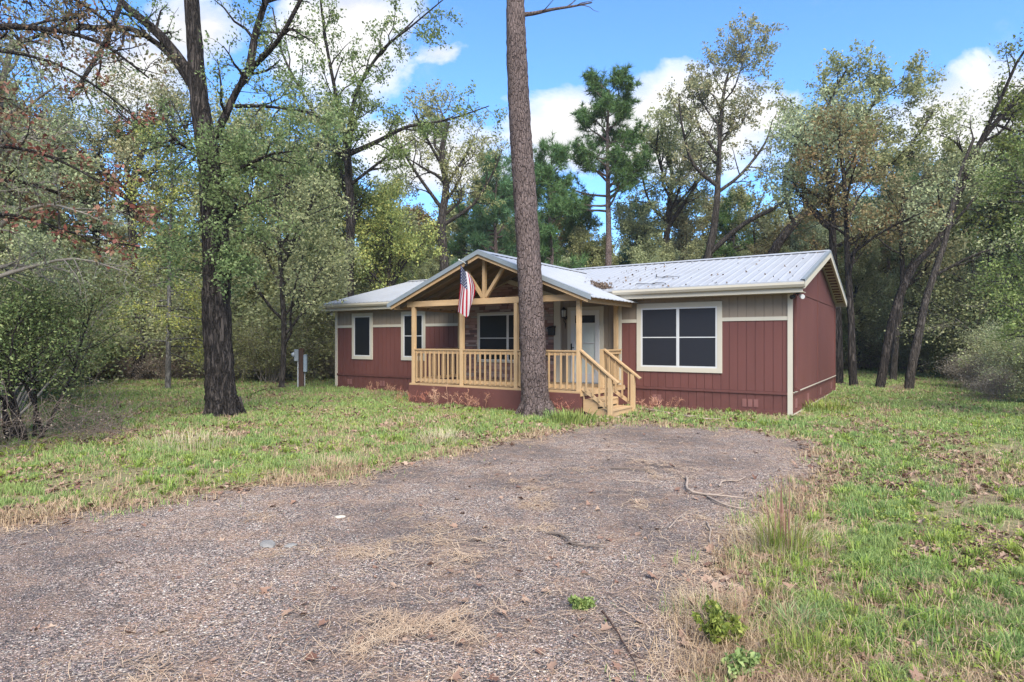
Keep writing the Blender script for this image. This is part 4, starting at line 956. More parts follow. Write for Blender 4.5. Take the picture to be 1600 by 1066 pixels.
for a in (('pine', 775, 36, 1.0), ('pine', 862, 35, 1.02), ('pine', 905, 41, .9), ('pine', 1000, 44, .92), ('pine', 820, 43, 1.12), ('pine', 1150, 46, 1.0), ('pine', 738, 39, .85), ('tallpine', 1390, 40, .86), ('tallpine', 1436, 37, .78), ('pine', 1460, 44, .95),
          ('grey', 500, 30, .78), ('olive', 640, 36, .72), ('grey', 745, 42, .95), ('grey', 590, 40, .9), ('grey', 390, 29, .85), ('olive', 330, 31, .85), ('grey', 140, 27, .85), ('olive', 60, 29, .95), ('olive', 100, 24, .7), ('grey', 10, 26, .9), ('grey', -70, 26, 1.0),
          ('green', 480, 34, .98), ('bronze', 660, 44, .85), ('olive', 990, 40, .86), ('bronze', 1075, 41, .88), ('olive', 1180, 40, .92), ('olive', 920, 38, .7), ('bronze', 1240, 38, .68), ('grey', 1285, 36, .66), ('olive', 1340, 37, .68), ('bronze', 1300, 42, .80),
          ('grey', 1385, 43, .85), ('bronze', 1440, 34, .72), ('olive', 1480, 31, .78), ('green', 1520, 33, .85), ('grey', 1560, 27, .80), ('olive', 1610, 26, .85), ('green', 1670, 24, .9), ('bronze', 1500, 40, .9), ('grey', 1230, 45, .8), ('grey', 920, 46, .72), ('olive', 855, 48, .8), ('green', 700, 48, .8)):
    put(*a)
for a in (('olive', 1010, 34, .55), ('olive', 1150, 34.5, .52), ('olive', 890, 35, .5), ('grey', 1062, 36, .55), ('olive', 1225, 35, .55), ('olive', 1330, 41, .7), ('olive', 1420, 42, .7), ('olive', 675, 34, .5), ('grey', 1465, 38, .62)): put(*a)
rr = random.Random(8)
for k in range(34):                                       # second and third rank
    px = -260+k*64+rr.uniform(-25, 25); d = rr.uniform(44, 62)
    put(rr.choice(('grey', 'olive', 'bronze', 'olive', 'grey', 'pine')), px, d, rr.uniform(.75, .98) if 560 < px < 1250 else rr.uniform(.85, 1.08), wide=1.15)
# far wood: one mass
def farwood():
    r = np.random.default_rng(77); N = 42000
    ang = r.uniform(-1.15, 1.15, N); d = r.uniform(62, 95, N); x = d*np.sin(ang)*1.25; y = d*np.cos(ang)
    top = 8+4*vnoise(x, y, 6)+3*vnoise(x, y, 2.5); z = top*np.sqrt(r.random(N)); c = np.stack([x, y, z], 1)
    keep = vnoise(x*.9+z, y*.9+z*1.3, 1.8) > .32
    tag(leaf_mesh('far_woods', c[keep], 1.0, M['leaf_grey'], None, r, aspect=.8), 'distant grey-green woods beyond the nearer trees', 'woods', kind='stuff')
farwood()
# undergrowth
BUSH = dict(levels=2, seg=[6, 5, 4], wander=[.14, .2, .28], trop=[.02, -.02, -.05], sides=[5, 4, 3], kids=[9, 6], t0=[.15, .15], ang=[(20, 60), (20, 70)], len=[3, 1.5, .7], taper=.4, rmax=[.05, .015, .007], spl=4, leaflv=1)
def bush(name, label, leaf, bark, stems, H, per, size, seed, spread=.12, width=.5, PR=BUSH, keep=1.0, rad=.03, base=.3, cat='bush'):
    r = np.random.default_rng(900+seed); t = thing(name, label, cat); P = Plant(r)
    for k in range(stems):
        a = r.uniform(0, 6.28); rr_ = base*math.sqrt(r.random()); tilt = r.uniform(.05, width)
        P.grow((rr_*math.cos(a), rr_*math.sin(a), -.05), (math.cos(a)*tilt, math.sin(a)*tilt, 1), H*r.uniform(.65, 1.1), rad*r.uniform(.6, 1.2), 0, PR)
    P.wood('stems', bark, t)
    if leaf: P.leaves('foliage', leaf, t, per, spread, size, 0, keep)
    return t
B_ = {}
B_['dry'] = bush('dry_bush', 'x', M['brush'], M['bark_twig'], 16, 2.6, 4, .09, 1, .16, .8, keep=.9)
B_['grey'] = bush('evergreen_bush', 'x', M['leaf_grey'], M['bark_twig'], 14, 3.4, 8, .11, 2, .18, .7)
B_['dark'] = bush('evergreen_bush', 'x', M['leaf_dark'], M['bark_far'], 13, 3.2, 9, .11, 3, .18, .7)
B_['pale'] = bush('twiggy_bush', 'x', M['leaf_pale'], M['bark_twig'], 15, 3.8, 5, .09, 4, .18, .6)
bl = {'dry': 'dry brown bush low at the edge of the wood', 'grey': 'grey-green bush in the undergrowth below the wood', 'dark': 'dark green bush in the undergrowth below the wood', 'pale': 'pale twiggy bush in the undergrowth below the wood'}
bgp = {'dry': 'dry bushes at the wood edge', 'grey': 'grey-green undergrowth bushes', 'dark': 'dark undergrowth bushes', 'pale': 'pale twiggy undergrowth bushes'}
usedb = set()
def putb(kind, px, d, h):
    src = B_[kind]; x = (px-800)/960*d; rz = random.uniform(0, 6.28); s = (h*random.uniform(1, 1.3), h*random.uniform(1, 1.3), h); lab = name_it(kind, px, 0 if d < 34 else 50, {'dry': 'low dry brown bush', 'grey': 'grey-green bush', 'dark': 'dark green bush', 'pale': 'pale twiggy bush'}[kind])
    if kind not in usedb:
        usedb.add(kind); src.location = (x, d, 0); src.rotation_euler = (0, 0, rz); src.scale = s; src['label'] = lab; src['group'] = bgp[kind]
    else: clone(src, (x, d, 0), rz, s, lab, bgp[kind])
rb = random.Random(21)
for k in range(40):                                       # left edge of the clearing
    px = -60+k*15+rb.uniform(-10, 10); edge = 28.5 if px < 460 else 31; d = edge+rb.uniform(0, 4)
    putb(rb.choice(('pale', 'grey', 'dark', 'pale', 'grey')), px, d+.8, rb.uniform(.9, 1.5))
for k in range(18):
    putb('dry', 120+k*24+rb.uniform(-10, 10), 28+rb.uniform(-.6, 1.2), rb.uniform(.30, .55))
for k in range(30):                                       # right edge and behind the right lawn
    px = 1290+k*14+rb.uniform(-10, 10); d = (39 if px < 1460 else 34-(px-1470)*.05)+rb.uniform(-1, 4)
    putb(rb.choice(('dark', 'grey', 'grey', 'pale')), px, max(d, 25), rb.uniform(.8, 1.3))
for k in range(22): putb(rb.choice(('dark', 'grey', 'dark')), 520+k*36, 36+rb.uniform(0, 8), rb.uniform(.9, 1.5))
for a in (('pale', 1600, 21.5, .6), ('grey', 1650, 19.5, .65), ('pale', 1655, 17, .5), ('grey', 1700, 16.5, .6), ('dry', 1515, 23, .4), ('dry', 1560, 19, .3), ('dark', 1530, 29, .7), ('pale', 1570, 24, .5),
          ('grey', 150, 28.5, .95), ('pale', 200, 30, 1.0), ('dark', 60, 23.5, 1.0), ('grey', 0, 20, 1.0), ('pale', -20, 16, 1.0), ('grey', 70, 26, .8), ('pale', 110, 28, 1.0)):
    putb(*a)
for a in (('pale', 1325, 38.5, 1.2), ('pale', 1365, 39.5, 1.3), ('pale', 1405, 38, 1.1), ('grey', 1440, 37, 1.2), ('pale', 1470, 34, 1.0), ('pale', 230, 29.5, 1.2), ('pale', 290, 30, 1.3), ('pale', 340, 29, 1.1), ('pale', 420, 26, .7), ('grey', 425, 29, .9), ('pale', 465, 30, 1.0), ('grey', 495, 31, .9), ('pale', 390, 28, 1.0)): putb(*a)
# near thicket on the left
def place(o, x, y, rz=0): o.location = (x, y, float(gz(x, y))-.02); o.rotation_euler = (0, 0, rz); return o
NEARB = variant(BUSH, len=[3, 1.1, .55], kids=[11, 6], t0=[.38, .2], trop=[.02, .02, 0])
place(bush('evergreen_shrub', 'large dark evergreen shrub with several bent stems at the left edge of the lawn', M['leaf_dark'], M['bark_oak'], 9, 2.7, 8, .052, 31, .13, .45, NEARB, rad=.045, base=.35), -8.65, 10.9)
place(bush('evergreen_shrub', 'smaller dark shrub crowding the left picture edge in front of the large one', M['leaf_dark'], M['bark_oak'], 6, 2.0, 7, .055, 32, .12, .5, NEARB, rad=.035), -8.9, 9.5)
place(bush('pale_shrub', 'pale grey-green shrub with arching twigs behind the dark evergreen shrub', M['leaf_pale'], M['bark_twig'], 12, 3.6, 7, .06, 33, .14, .7, NEARB), -11.2, 13.4)
place(bush('pale_shrub', 'loose grey-green shrub farther back behind the dark evergreen shrub', M['leaf_grey'], M['bark_twig'], 12, 3.0, 8, .07, 34, .14, .8, NEARB), -14.0, 17.5)
DRY = variant(BUSH, len=[3, .9, .5], kids=[5, 4], trop=[-.02, -.06, -.08], wander=[.2, .25, .3])
for i, (x, y, h, lab) in enumerate(((-8.0, 10.2, .95, 'tangle of dry brown stalks at the foot of the dark evergreen shrub'), (-8.3, 9.2, .9, 'dry stalks low at the left picture edge'), (-7.5, 11.3, .6, 'small grey dead weed clump right of the stalk tangle'))):
    place(bush('dead_stalks', lab, M['brush'], M['dark_stick'], 8, h*.5, 1, .04, 40+i, .05, .9, DRY, keep=.25, rad=.005, base=.6, cat='dead brush'), x, y)
# weeds against the porch skirt
for i, (hx, hy, h, lab) in enumerate(((-9.2, -3.0, .50, 'dry seed stalks at the left corner of the porch skirt'), (-8.3, -2.95, .55, 'dry seed stalks below the second porch post'), (-7.3, -2.95, .50, 'dry seed stalks against the porch skirt left of the pine'),
                                      (-4.7, -2.95, .5, 'thin dry stalks at the porch corner beside the steps'), (-3.0, -.45, .35, 'dry twig pile against the skirting below the large window'), (-13, -.4, .35, 'wispy weeds at the skirting below the left windows'))):
    p = from_house(hx, hy); o = bush('dry_weeds', lab, M['straw'], M['straw'], 7, h, 2, .014, 60+i, .03, .6, variant(DRY, kids=[4, 3], len=[1, .18, .08], trop=[0, .03, 0], wander=[.1, .2, .2]), rad=.0015, base=.45, cat='weeds'); o.location = p

# ------------------------------------------------------------------ ground cover (stuff)
def field(N, dmin, dmax, r, spread=1.2):
    d = np.exp(r.uniform(math.log(dmin), math.log(dmax), N)); x = d*r.uniform(-spread, spread, N); y = d.copy(); return x, y, d
def on_plot(x, y):
    hx, hy = to_house(x, y); h = (hx > -16.0) & (hx < .05) & (hy > -.02) & (hy < 8.8); p = (hx > -9.72) & (hx < -4.15) & (hy > -2.72) & (hy < .1); s_ = (hx >= -4.2) & (hx < -3.35) & (hy > -2.65) & (hy < -1.25)
    return h | p | s_
def blades(x, y, h, w_, r, lean=.45, bend=.35):
    N = len(x); z = gz(x, y); a = r.uniform(0, 2*np.pi, N); f = r.uniform(0, 2*np.pi, N); ln = h*np.abs(r.normal(0, lean, N))
    c = np.stack([x, y, z-.005], 1); sdv = np.stack([np.cos(a), np.sin(a), 0*a], 1)*(w_/2)[:, None]; o = np.stack([np.cos(f), np.sin(f), 0*f], 1)
    mid = c+o*(ln*.35)[:, None]+np.array([0, 0, 1])*(h*.62)[:, None]; tip = c+o*ln[:, None]+np.array([0, 0, 1])*(h*(1-bend*r.random(N)))[:, None]
    return np.stack([c-sdv, c+sdv, mid+sdv*.7, tip, mid-sdv*.7], 1)
def blade_obj(name, V, mat, label):
    N = len(V); V = V.reshape(-1, 3); i = np.arange(N)*5
    F = np.concatenate([np.stack([i, i+1, i+2, i+4], 1)]); me = mesh_np(name, V, np.stack([i, i+1, i+2, i+3], 1), mat)
    # second quad per blade folds the tip: rebuild faces as base quad and tip triangle
    bpy.data.meshes.remove(me.data)
    T = np.concatenate([np.stack([i, i+1, i+2], 1), np.stack([i, i+2, i+4], 1), np.stack([i+4, i+2, i+3], 1)])
    return tag(mesh_np(name, V, T, mat), label, 'grass', kind='stuff')
def grass():
    r = np.random.default_rng(5)
    x, y, d = field(1700000, 2.5, 44, r); dd = drive_dist(x, y); ins = inside(x, y, dpoly)
    den = fbm(x, y, 1.1)*.6+fbm(x+50, y, .28)*.4
    far = np.clip((d-6)/10, 0, 1)
    hx, hy = to_house(x, y)
    p = np.clip((den-.47+far*.13)*7, .03, 1)*np.clip((dd-.05)/.55, .05, 1)
    p *= np.where((hx > -3.5) & (hx < 0) & (hy < -.05) & (hy > -1.6), .35, 1)
    p *= np.where((d > 27) & (x < 5), .3, 1)
    cl_ = vnoise(x+3, y+8, .16); p = np.where(ins, np.clip((vnoise(x+5, y+2, .5)-.55)*2, 0, 1)*np.exp(-(dd/.35)**2)*.5, p); p *= np.clip((cl_-.30-far*.2)*3.2+far*.5, .08, 1.2)
    k = ~on_plot(x, y) & (r.random(len(x)) < p)
    x, y, d, den, cl_ = x[k], y[k], d[k], den[k], cl_[k]; h = (.03+.075*r.random(len(x)))*(.55+.9*cl_)*(.7+1.1*np.clip(den-.35, 0, .4))*(1+np.clip(d/28, 0, 1)*.35); w_ = .0038+.0009*d*r.uniform(.6, 1.2, len(x))
    blade_obj('grass', blades(x, y, h, w_, r), M['grass'], 'green lawn grass growing in patches around the drive and house')
    # dry grass: a fringe along the drive and scattered tawny patches
    x, y, d = field(680000, 2.5, 34, r); dd = drive_dist(x, y); ins = inside(x, y, dpoly); pn = fbm(x+7, y+3, .9); pf = fbm(x+70, y+31, 2.2)
    left = x < (y-13)*.35+1.5
    p = np.where(ins, np.exp(-(dd/.30)**2)*np.clip((pn-.5)*4, 0, .6), np.exp(-(dd/np.where(left, .62, .42))**2)*np.clip((pn-.33)*4.0, .05, 1)*.85*np.clip((vnoise(x+31, y+8, .22)-.3)*3, .05, 1)+np.clip((pf-.49-.04*(x > 2))*7, 0, 1)*.28+.05)
    k = ~on_plot(x, y) & (r.random(len(x)) < p)
    x, y, d, dd = x[k], y[k], d[k], dd[k]; tall = np.exp(-(dd/.5)**2)
    h = (.04+.10*r.random(len(x)))*(1+.25*tall); w_ = .0022+.0010*d*r.uniform(.5, 1.1, len(x))
    blade_obj('dry_grass', blades(x, y, h, w_, r, .8, .5), M['drygrass'], 'tawny dry grass fringing the drive and lawn')
grass()
def lawn_tufts():
    r = np.random.default_rng(25); x, y, d = field(9000, 2.5, 16, r); dd = drive_dist(x, y); n = fbm(x+4, y+61, 1.0)
    k = ~on_plot(x, y) & ~inside(x, y, dpoly) & (dd > .15) & (r.random(len(x)) < np.clip((n-.38)*3, .06, .7)*.5); x, y, d = x[k], y[k], d[k]; B = 26; N = len(x)*B
    cx, cy, cd = np.repeat(x, B), np.repeat(y, B), np.repeat(d, B); sz = np.repeat(r.uniform(.5, 1.25, len(x)), B); a = r.uniform(0, 6.28, N); q = .035*sz*np.sqrt(r.random(N)); bx, by = cx+q*np.cos(a), cy+q*np.sin(a); z = gz(bx, by)
    h = .13*sz*r.uniform(.5, 1, N); l = h*r.uniform(.2, 1.1, N); w_ = (.0045+.0008*cd); o = np.stack([np.cos(a), np.sin(a), 0*a], 1); sv = np.stack([-np.sin(a), np.cos(a), 0*a], 1)*(w_/2)[:, None]; c = np.stack([bx, by, z-.005], 1); up = np.array([0, 0, 1.0])
    mid = c+o*(l*.45)[:, None]+up*(h*.8)[:, None]; tip = c+o*l[:, None]+up*(h*r.uniform(.55, 1.0, N))[:, None]
    blade_obj('grass_tufts', np.stack([c-sv, c+sv, mid+sv*.8, tip, mid-sv*.8], 1), M['tuft'], 'bright yellow-green grass tufts scattered through the lawn')
lawn_tufts()
def clover():
    r = np.random.default_rng(15); x, y, d = field(330000, 2.4, 20, r); n = fbm(x+41, y+17, .8); dd = drive_dist(x, y); ins = inside(x, y, dpoly)
    k = ~on_plot(x, y) & ~ins & (r.random(len(x)) < np.clip((n-.42)*5, .06, .8)*np.clip(dd/.5, .1, 1)*(.25+.75*(vnoise(x, y, .14) > .45))); x, y, d = x[k], y[k], d[k]; N = len(x)
    c = np.stack([x, y, gz(x, y)+.01+.05*r.random(N)], 1); a = nrm(r.normal(0, 1, (N, 3))*np.array([1, 1, .35])); b = nrm(np.cross(a, np.array([0, 0, 1.0])+r.normal(0, .4, (N, 3)))); L = (.006+.007*r.random(N)+.0009*d)[:, None]
    V = np.stack([c-a*L, c+b*L*.7, c+a*L, c-b*L*.7], 1).reshape(-1, 3)
    tag(mesh_np('clover', V, np.arange(4*N).reshape(-1, 4), M['grass']), 'small-leaved low weeds and clover between the grass', 'ground cover', kind='stuff')
clover()
def litter():
    r = np.random.default_rng(6)
    x, y, d = field(104000, 2.4, 30, r); dd = drive_dist(x, y); ins = inside(x, y, dpoly); n = fbm(x+13, y+29, 1.3)
    hx, hy = to_house(x, y)
    p = np.where(ins, .012+.75*np.exp(-(dd/.22)**2), np.clip((n-.36)*3.4, .08, .95)+.5*np.exp(-(dd/.35)**2))
    p = np.where((hx > -3.6) & (hx < -.5) & (hy < -.1) & (hy > -1.9), .9, p)
    k = ~on_plot(x, y) & (r.random(len(x)) < p); x, y, d = x[k], y[k], d[k]; N = len(x); M_ = 12
    th = np.linspace(0, 2*np.pi, M_, endpoint=False); lobe = np.array([1, .42, .62, .36, .60, .38, .55, .38, .60, .36, .62, .42])
    s = (.022+.038*r.random(N)**1.4)*(1+d/50); rot = r.uniform(0, 2*np.pi, N); asp = r.uniform(.5, .8, N); curl = r.normal(0, .45, N); tx, ty = r.normal(0, .45, N), r.normal(0, .45, N)
    px = s[:, None]*lobe*np.cos(th); py = s[:, None]*lobe*np.sin(th)*asp[:, None]*1.6; pz = curl[:, None]*(py**2)/s[:, None]*1.5+tx[:, None]*px*.6+ty[:, None]*py*.6
    pz = pz-pz.min(1, keepdims=True)+.006
    X = px*np.cos(rot)[:, None]-py*np.sin(rot)[:, None]+x[:, None]; Y = px*np.sin(rot)[:, None]+py*np.cos(rot)[:, None]+y[:, None]; Z = pz+gz(x, y)[:, None]+np.where(inside(x, y, dpoly), 0, .015*r.random(N))[:, None]
    C_ = np.stack([x, y, gz(x, y)+pz.mean(1)*.6], 1)[:, None, :]; V = np.concatenate([np.stack([X, Y, Z], -1), C_], 1).reshape(-1, 3)
    i = np.arange(N)[:, None]*(M_+1); k1 = np.arange(M_)[None, :]
    F = np.stack([i+k1, i+(k1+1) % M_, np.broadcast_to(i+M_, (N, M_))], -1).reshape(-1, 3)
    tag(mesh_np('fallen_leaves', V, F, M['litter']), 'brown oak leaves scattered over grass and drive edge', 'leaf litter', kind='stuff')
    # fallen pine needles in drifts
    x, y, d = field(540000, 2.4, 18, r); n1 = fbm(x+3, y*1.15+5, .55); n2 = fbm(x+23, y+5, 2.4); dd = drive_dist(x, y)
    dr = np.clip((n1-.58)*11, 0, 1)*np.clip((n2-.38)*6, .05, 1)
    p = .022+.42*dr*np.clip((vnoise(x+1, y+3, .13)-.25)*2.5, .1, 1)+.22*np.exp(-(dd/.4)**2)
    hx, hy = to_house(x, y); k = ~on_plot(x, y) & (r.random(len(x)) < p) & (hy < -.05); x, y, d, n1 = x[k], y[k], d[k], n1[k]; N = len(x)
    a = n1*16+r.normal(0, .75, N); L = r.uniform(.06, .19, N)/2; W = .0005+.00022*d; dv = np.stack([np.cos(a), np.sin(a), r.normal(0, .05, N)], 1)*L[:, None]; sv_ = np.stack([-np.sin(a), np.cos(a), 0*a], 1)*W[:, None]
    c = np.stack([x, y, gz(x, y)+.010+.016*r.random(N)], 1); bow = sv_/W[:, None]*(L*r.normal(0, .13, N))[:, None]
    V = np.stack([c-dv-sv_, c-dv+sv_, c+bow+sv_, c+bow-sv_, c+dv+sv_, c+dv-sv_], 1).reshape(-1, 3); i = np.arange(N)*6
    tag(mesh_np('pine_needles', V, np.concatenate([np.stack([i, i+3, i+2, i+1], 1), np.stack([i+3, i+5, i+4, i+2], 1)]), M['straw']), 'fallen pine needles lying in drifts on the drive', 'pine needles', kind='stuff')
    # loose pebbles
    x, y, d = field(70000, 2.3, 12, r); k = inside(x, y, dpoly); x, y, d = x[k], y[k], d[k]; N = len(x)
    s = r.uniform(.0028, .0062, N)*(1+d/14)
    o8 = np.array([(1, 0, 0), (0, 1, 0), (-1, 0, 0), (0, -1, 0), (0, 0, .75), (0, 0, -.5)]); V = o8[None]*s[:, None, None]*r.uniform(.6, 1.25, (N, 6, 1)); ca, sa = np.cos(r.uniform(0, 6.28, N))[:, None], np.sin(r.uniform(0, 6.28, N))[:, None]
    V = np.stack([V[..., 0]*ca-V[..., 1]*sa+x[:, None], V[..., 0]*sa+V[..., 1]*ca+y[:, None], V[..., 2]+.006+s[:, None]*.2], -1).reshape(-1, 3)
    f8 = np.array([(0, 1, 4), (1, 2, 4), (2, 3, 4), (3, 0, 4), (1, 0, 5), (2, 1, 5), (3, 2, 5), (0, 3, 5)]); F = (np.arange(N)[:, None, None]*6+f8[None]).reshape(-1, 3)
    tag(mesh_np('pebbles', V, F, M['pebble']), 'loose mixed pebbles lying on the paving', 'gravel', kind='stuff')
litter()
# ------------------------------------------------------------------ single plants, sticks and stones by the drive
def tuft(name, label, cat, px, py, parts_):
    d = CAMZ*960/(py-532); x = (px-800)/960*d; r = np.random.default_rng(int(px)); t = thing(name, label, cat, (x, d, 0))
    for pn, mat, N, h0, h1, w_, rad, lean in parts_:
        a = r.uniform(0, 6.28, N); q_ = rad*np.sqrt(r.random(N)); bx, by = q_*np.cos(a), q_*np.sin(a); h = r.uniform(h0, h1, N); f = a+r.normal(0, .5, N); l = h*np.abs(r.normal(0, lean, N))
        ts = np.linspace(0, 1, 5); C_ = np.stack([bx[:, None]+np.cos(f)[:, None]*l[:, None]*ts**2, by[:, None]+np.sin(f)[:, None]*l[:, None]*ts**2, h[:, None]*(ts-.22*ts**3*lean*2)], -1)
        sdv = np.stack([-np.sin(f), np.cos(f), 0*f], 1)[:, None, :]*(w_/2*(1-ts**2*.95))[None, :, None]
        V = np.stack([C_-sdv, C_+sdv], 2).reshape(-1, 3); i = (np.arange(N)[:, None]*10+np.arange(4)[None, :]*2); F = np.stack([i, i+1, i+3, i+2], -1).reshape(-1, 4)
        mesh_np(pn, V, F, mat, t)
    return t
tuft('grass_clump', 'tall grass clump with reddish stalks on the right edge of the drive', 'grass', 1225, 862, (('stalks', M['litter'], 22, .5, .86, .011, .14, .22), ('blades', M['grass'], 260, .12, .42, .006, .22, .45), ('dry_blades', M['drygrass'], 420, .08, .34, .004, .40, .7)))
tuft('grass_clump', 'dry tawny tuft mixed with green on the drive edge below the stalked clump', 'grass', 1105, 962, (('dry_blades', M['drygrass'], 420, .05, .22, .003, .26, .8), ('blades', M['grass'], 30, .08, .2, .004, .2, .4)))
tuft('grass_clump', 'bright green grass clump at the bottom of the picture right of the drive', 'grass', 1265, 1040, (('blades', M['weed'], 260, .08, .24, .005, .20, .6),))
tuft('grass_clump', 'green grass clump right of the leafy weed', 'grass', 1245, 985, (('blades', M['weed'], 200, .08, .20, .005, .16, .6),))
tuft('grass_clump', 'broad-bladed blue-green clump below the porch steps', 'grass', 895, 660, (('blades', M['weed'], 190, .18, .42, .022, .5, .5),))
tuft('grass_clump', 'fresh green clump at the foot of the porch pine', 'grass', 868, 652, (('blades', M['weed'], 140, .12, .30, .018, .35, .6),))
tuft('grass_clump', 'wispy tawny grass beside the driveway edge left of the pine', 'grass', 690, 690, (('dry_blades', M['drygrass'], 300, .15, .34, .006, .5, .6),))
tuft('grass_clump', 'tawny grass tussock on the left edge of the drive', 'grass', 520, 735, (('dry_blades', M['drygrass'], 420, .12, .30, .005, .5, .7),))
tuft('grass_clump', 'low green clump against the right corner of the house', 'grass', 1290, 640, (('blades', M['weed'], 260, .12, .34, .02, .7, .6),))
tuft('grass_clump', 'pale dry seed grass in front of the dark oak', 'grass', 300, 700, (('dry_blades', M['drygrass'], 420, .18, .38, .006, .8, .5),))
def weed(px, py, h, label, n=12):
    d = CAMZ*960/(py-532); x = (px-800)/960*d; r = np.random.default_rng(int(px)+7); t = thing('leafy_weed', label, 'weed', (x, d, 0)); P = Plant(r)
    for k in range(n):
        a = r.uniform(0, 6.28); P.grow((.03*math.cos(a), .03*math.sin(a), 0), (math.cos(a)*.6, math.sin(a)*.6, 1), h*r.uniform(.6, 1.1), .003, 1, dict(BUSH, len=[1, .1, .05], kids=[4, 5], spl=6, leaflv=1, trop=[0, .12, .2], sides=[3, 3, 3]))
    P.wood('stems', M['weed'], t); P.leaves('leaves', M['weed'], t, 2, .010, .040, -.6)
weed(1122, 1005, .20, 'bushy bright green weed on the drive edge near the bottom'); weed(1150, 1060, .12, 'small green weed at the very bottom right of the drive', 8); weed(905, 950, .05, 'tiny pale weed growing through the drive', 5); weed(1120, 975, .1, 'low weed behind the bushy green one', 6)
def stick(pts, r0, label, mat='stick', fork=None, name='fallen_stick'):
    W3 = []
    for i, (px, py) in enumerate(pts):
        d = CAMZ*960/(py-532); W3.append(np.array([(px-800)/960*d, d, .012+r0+.012*(i % 2)]))
    b = W3[0].copy(); b[2] = 0; r = np.random.default_rng(int(pts[0][0])); P = Plant(r); c = arc([w-b for w in W3], 4); c = c+r.normal(0, r0*.45, c.shape)*np.array([1, 1, .3])
    P.tube(c, np.linspace(r0, r0*.35, len(c)), 7, .25)
    for k in range(3 if fork is None else fork):
        i = int(r.uniform(.25, .9)*(len(c)-1)); dv = c[min(i+1, len(c)-1)]-c[i-1]; a = math.atan2(dv[1], dv[0])+r.choice([-1, 1])*r.uniform(.5, 1.0); L = r.uniform(.06, .22)*(r0/.010)**.5
        P.tube([c[i], c[i]+np.array([math.cos(a), math.sin(a), .05])*L*.5, c[i]+np.array([math.cos(a+.2), math.sin(a+.2), .02])*L], [r0*.5, r0*.4, r0*.2], 5, .2)
    o = P.wood(name, M[mat], None); o.location = b; tag(o, label, 'stick')
stick([(1073, 748), (1075, 768), (1100, 775), (1125, 779), (1168, 781)], .017, 'pale forked stick, largest on the right half of the drive')
stick([(1105, 778), (1125, 790), (1155, 797), (1186, 806)], .013, 'grey stick lying across the end of the pale forked one')
stick([(1123, 762), (1130, 755), (1150, 753), (1167, 748)], .012, 'short dark bent stick above the pale forked one')
stick([(858, 836), (880, 842), (893, 853), (915, 858), (946, 860)], .014, 'dark crooked stick near the middle of the drive', 'dark_stick', 4)
stick([(1104, 818), (1110, 835), (1109, 850), (1112, 870)], .009, 'short upright-lying stick right of the drive middle', fork=1)
stick([(1045, 828), (1058, 815), (1078, 798)], .007, 'thin twig left of the short upright-lying stick')
stick([(942, 958), (958, 985), (978, 1015), (1000, 1062)], .0065, 'long thin reddish twig pointing to the bottom of the picture', 'postwood', 1)
stick([(955, 733), (985, 735), (1015, 738)], .011, 'dark short stick at the upper part of the drive', 'dark_stick', 1)
stick([(965, 752), (1000, 755), (1035, 757)], .007, 'thin straight twig below the dark short stick', fork=1)
stick([(1135, 830), (1160, 832), (1178, 831)], .008, 'small grey twig beside the stalked grass clump', fork=1)
stick([(935, 705), (970, 706), (1000, 710)], .010, 'thin twig near the far end of the drive', fork=2)
stick([(1010, 640), (1050, 648), (1090, 655), (1125, 657)], .022, 'long fallen branch lying before the skirting under the big window', fork=6, name='fallen_branch')
stick([(1000, 655), (1040, 655), (1075, 648)], .015, 'second fallen branch crossing the long one by the skirting', 'bark_oak', 5, name='fallen_branch')
stick([(485, 640), (500, 628), (512, 618)], .018, 'dead twig standing on the lawn right of the dark oak', 'bark_oak', 3)
stick([(385, 622), (405, 612), (425, 607)], .02, 'dead branch lying behind the dark oak', 'bark_oak', 4)
def stone(px, py, s, label, mat):
    d = CAMZ*960/(py-532); r = np.random.default_rng(int(px)); import bmesh
    bm = bmesh.new(); bmesh.ops.create_icosphere(bm, subdivisions=2, radius=1)
    for v in bm.verts: v.co *= 1+r.normal(0, .10); v.co.x *= s; v.co.y *= s*.6; v.co.z *= s*.28
    me = bpy.data.meshes.new('stone'); bm.to_mesh(me); bm.free(); me.materials.append(mat); o = bpy.data.objects.new('stone', me); COL.objects.link(o); o.location = ((px-800)/960*d, d, s*.12); o.rotation_euler = (0, 0, r.uniform(0, 3)); tag(o, label, 'stone')
stone(531, 808, .055, 'flat white stone in the left part of the drive', M['cream']); stone(418, 852, .10, 'flat grey stone beside a dark crack, left of the white one', M['concrete']); stone(455, 853, .06, 'small grey stone right of the flat grey one', M['concrete'])
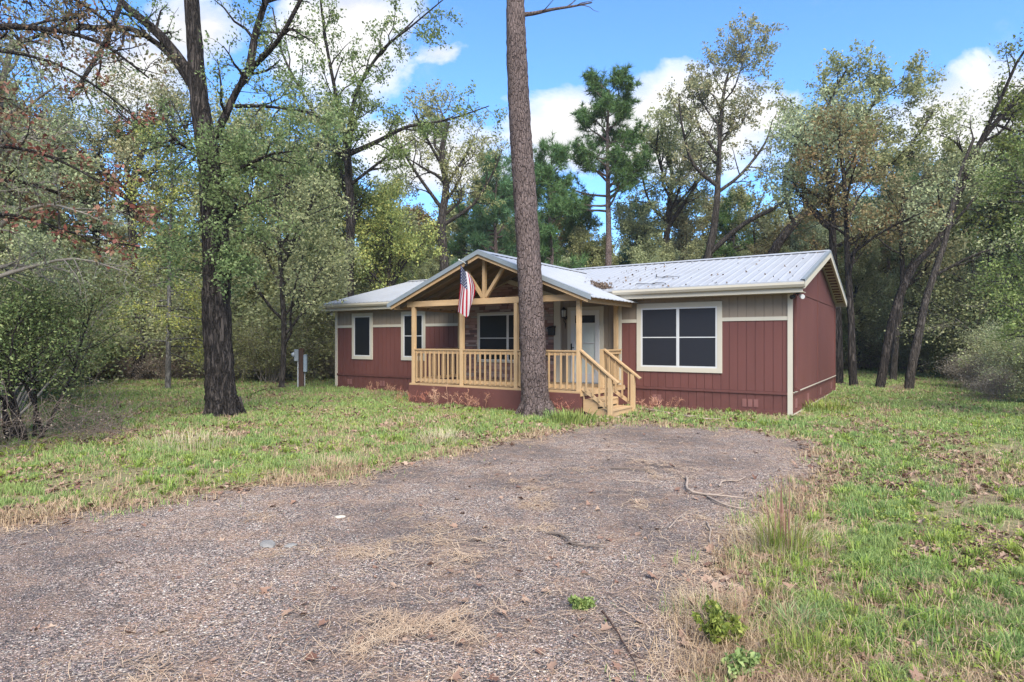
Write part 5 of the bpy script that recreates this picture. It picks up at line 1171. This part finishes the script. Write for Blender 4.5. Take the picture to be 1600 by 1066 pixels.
# leaves and twigs caught on the roof
def roofdebris():
    r = np.random.default_rng(9); N = 620; X = []; 
    for _ in range(N):
        if r.random() < .62:                              # the valley right of the porch ridge
            y = -.35+abs(r.normal(0, .55)); x = PX+(PZ-zmain(y))/PS+r.normal(.05, .14)
        else: y = r.uniform(-.4, RY-.2)**1; x = r.uniform(-5.5, .1)
        if r.random() < .25 and x > -4: y = -.45+abs(r.normal(0, .06))
        z = max(zmain(y), PZ-PS*abs(x-PX) if y < 3.2 and abs(x-PX) < 3.2 else 0)+.035
        X.append((x, y, z))
    X = np.array(X); sel = r.random(N) < np.where(X[:, 0] > -4, .25, 1); X = X[sel]; c_, s_ = math.cos(HA), math.sin(HA)
    W = np.stack([HX+X[:, 0]*c_-X[:, 1]*s_, HY+X[:, 0]*s_+X[:, 1]*c_, X[:, 2]], 1)
    o = leaf_mesh('roof_leaf_litter', W, .07, M['litter_roof'], None, r, aspect=.7); tag(o, 'dead leaves caught on the roof and in the valley beside the porch', 'leaf litter', kind='stuff')
roofdebris()
def rstick(pts, label):
    P = Plant(np.random.default_rng(3)); c = arc([from_house(x, y, zmain(y)+.045) for x, y in pts], 4); b = c[0].copy(); P.tube(c-b, np.linspace(.012, .005, len(c)), 6, .2)
    i = len(c)//2; P.tube([c[i]-b, c[i]-b+np.array([.15, .12, .05]), c[i]-b+np.array([.35, .1, .04])], [.012, .009, .004], 5)
    o = P.wood('roof_twig', M['bark_oak'], None); o.location = b; tag(o, label, 'stick')
rstick([(-3.9, 1.6), (-3.7, 1.1), (-3.3, .9), (-3.0, 1.0)], 'dark forked twig lying on the main roof right of the porch'); rstick([(-3.9, .05), (-3.4, -.1), (-3.0, -.25)], 'thin twig by the gutter above the big window')

# ------------------------------------------------------------------ thin scattering box, added to lift the darks in the woods
hz = MB(); hz.box(-130, 130, -25, 120, -1.2, 32); ho = hz.build('fill_haze', M['white']); hm = bpy.data.materials.new('added fill volume'); hm.use_nodes = True; hm.node_tree.nodes.clear(); ht = NT(hm.node_tree)
hv = ht.n('ShaderNodeVolumePrincipled', {'Color': (.93, .95, .97, 1), 'Density': .0004, 'Anisotropy': 0.0}); hm.node_tree.links.new(hv.outputs[0], ht.n('ShaderNodeOutputMaterial').inputs['Volume'])
ho.data.materials[0] = hm; tag(ho, kind='stuff', label='thin pale volume added to lift the darks between the trees', cat='fill_haze')
S.cycles.volume_bounces = 0
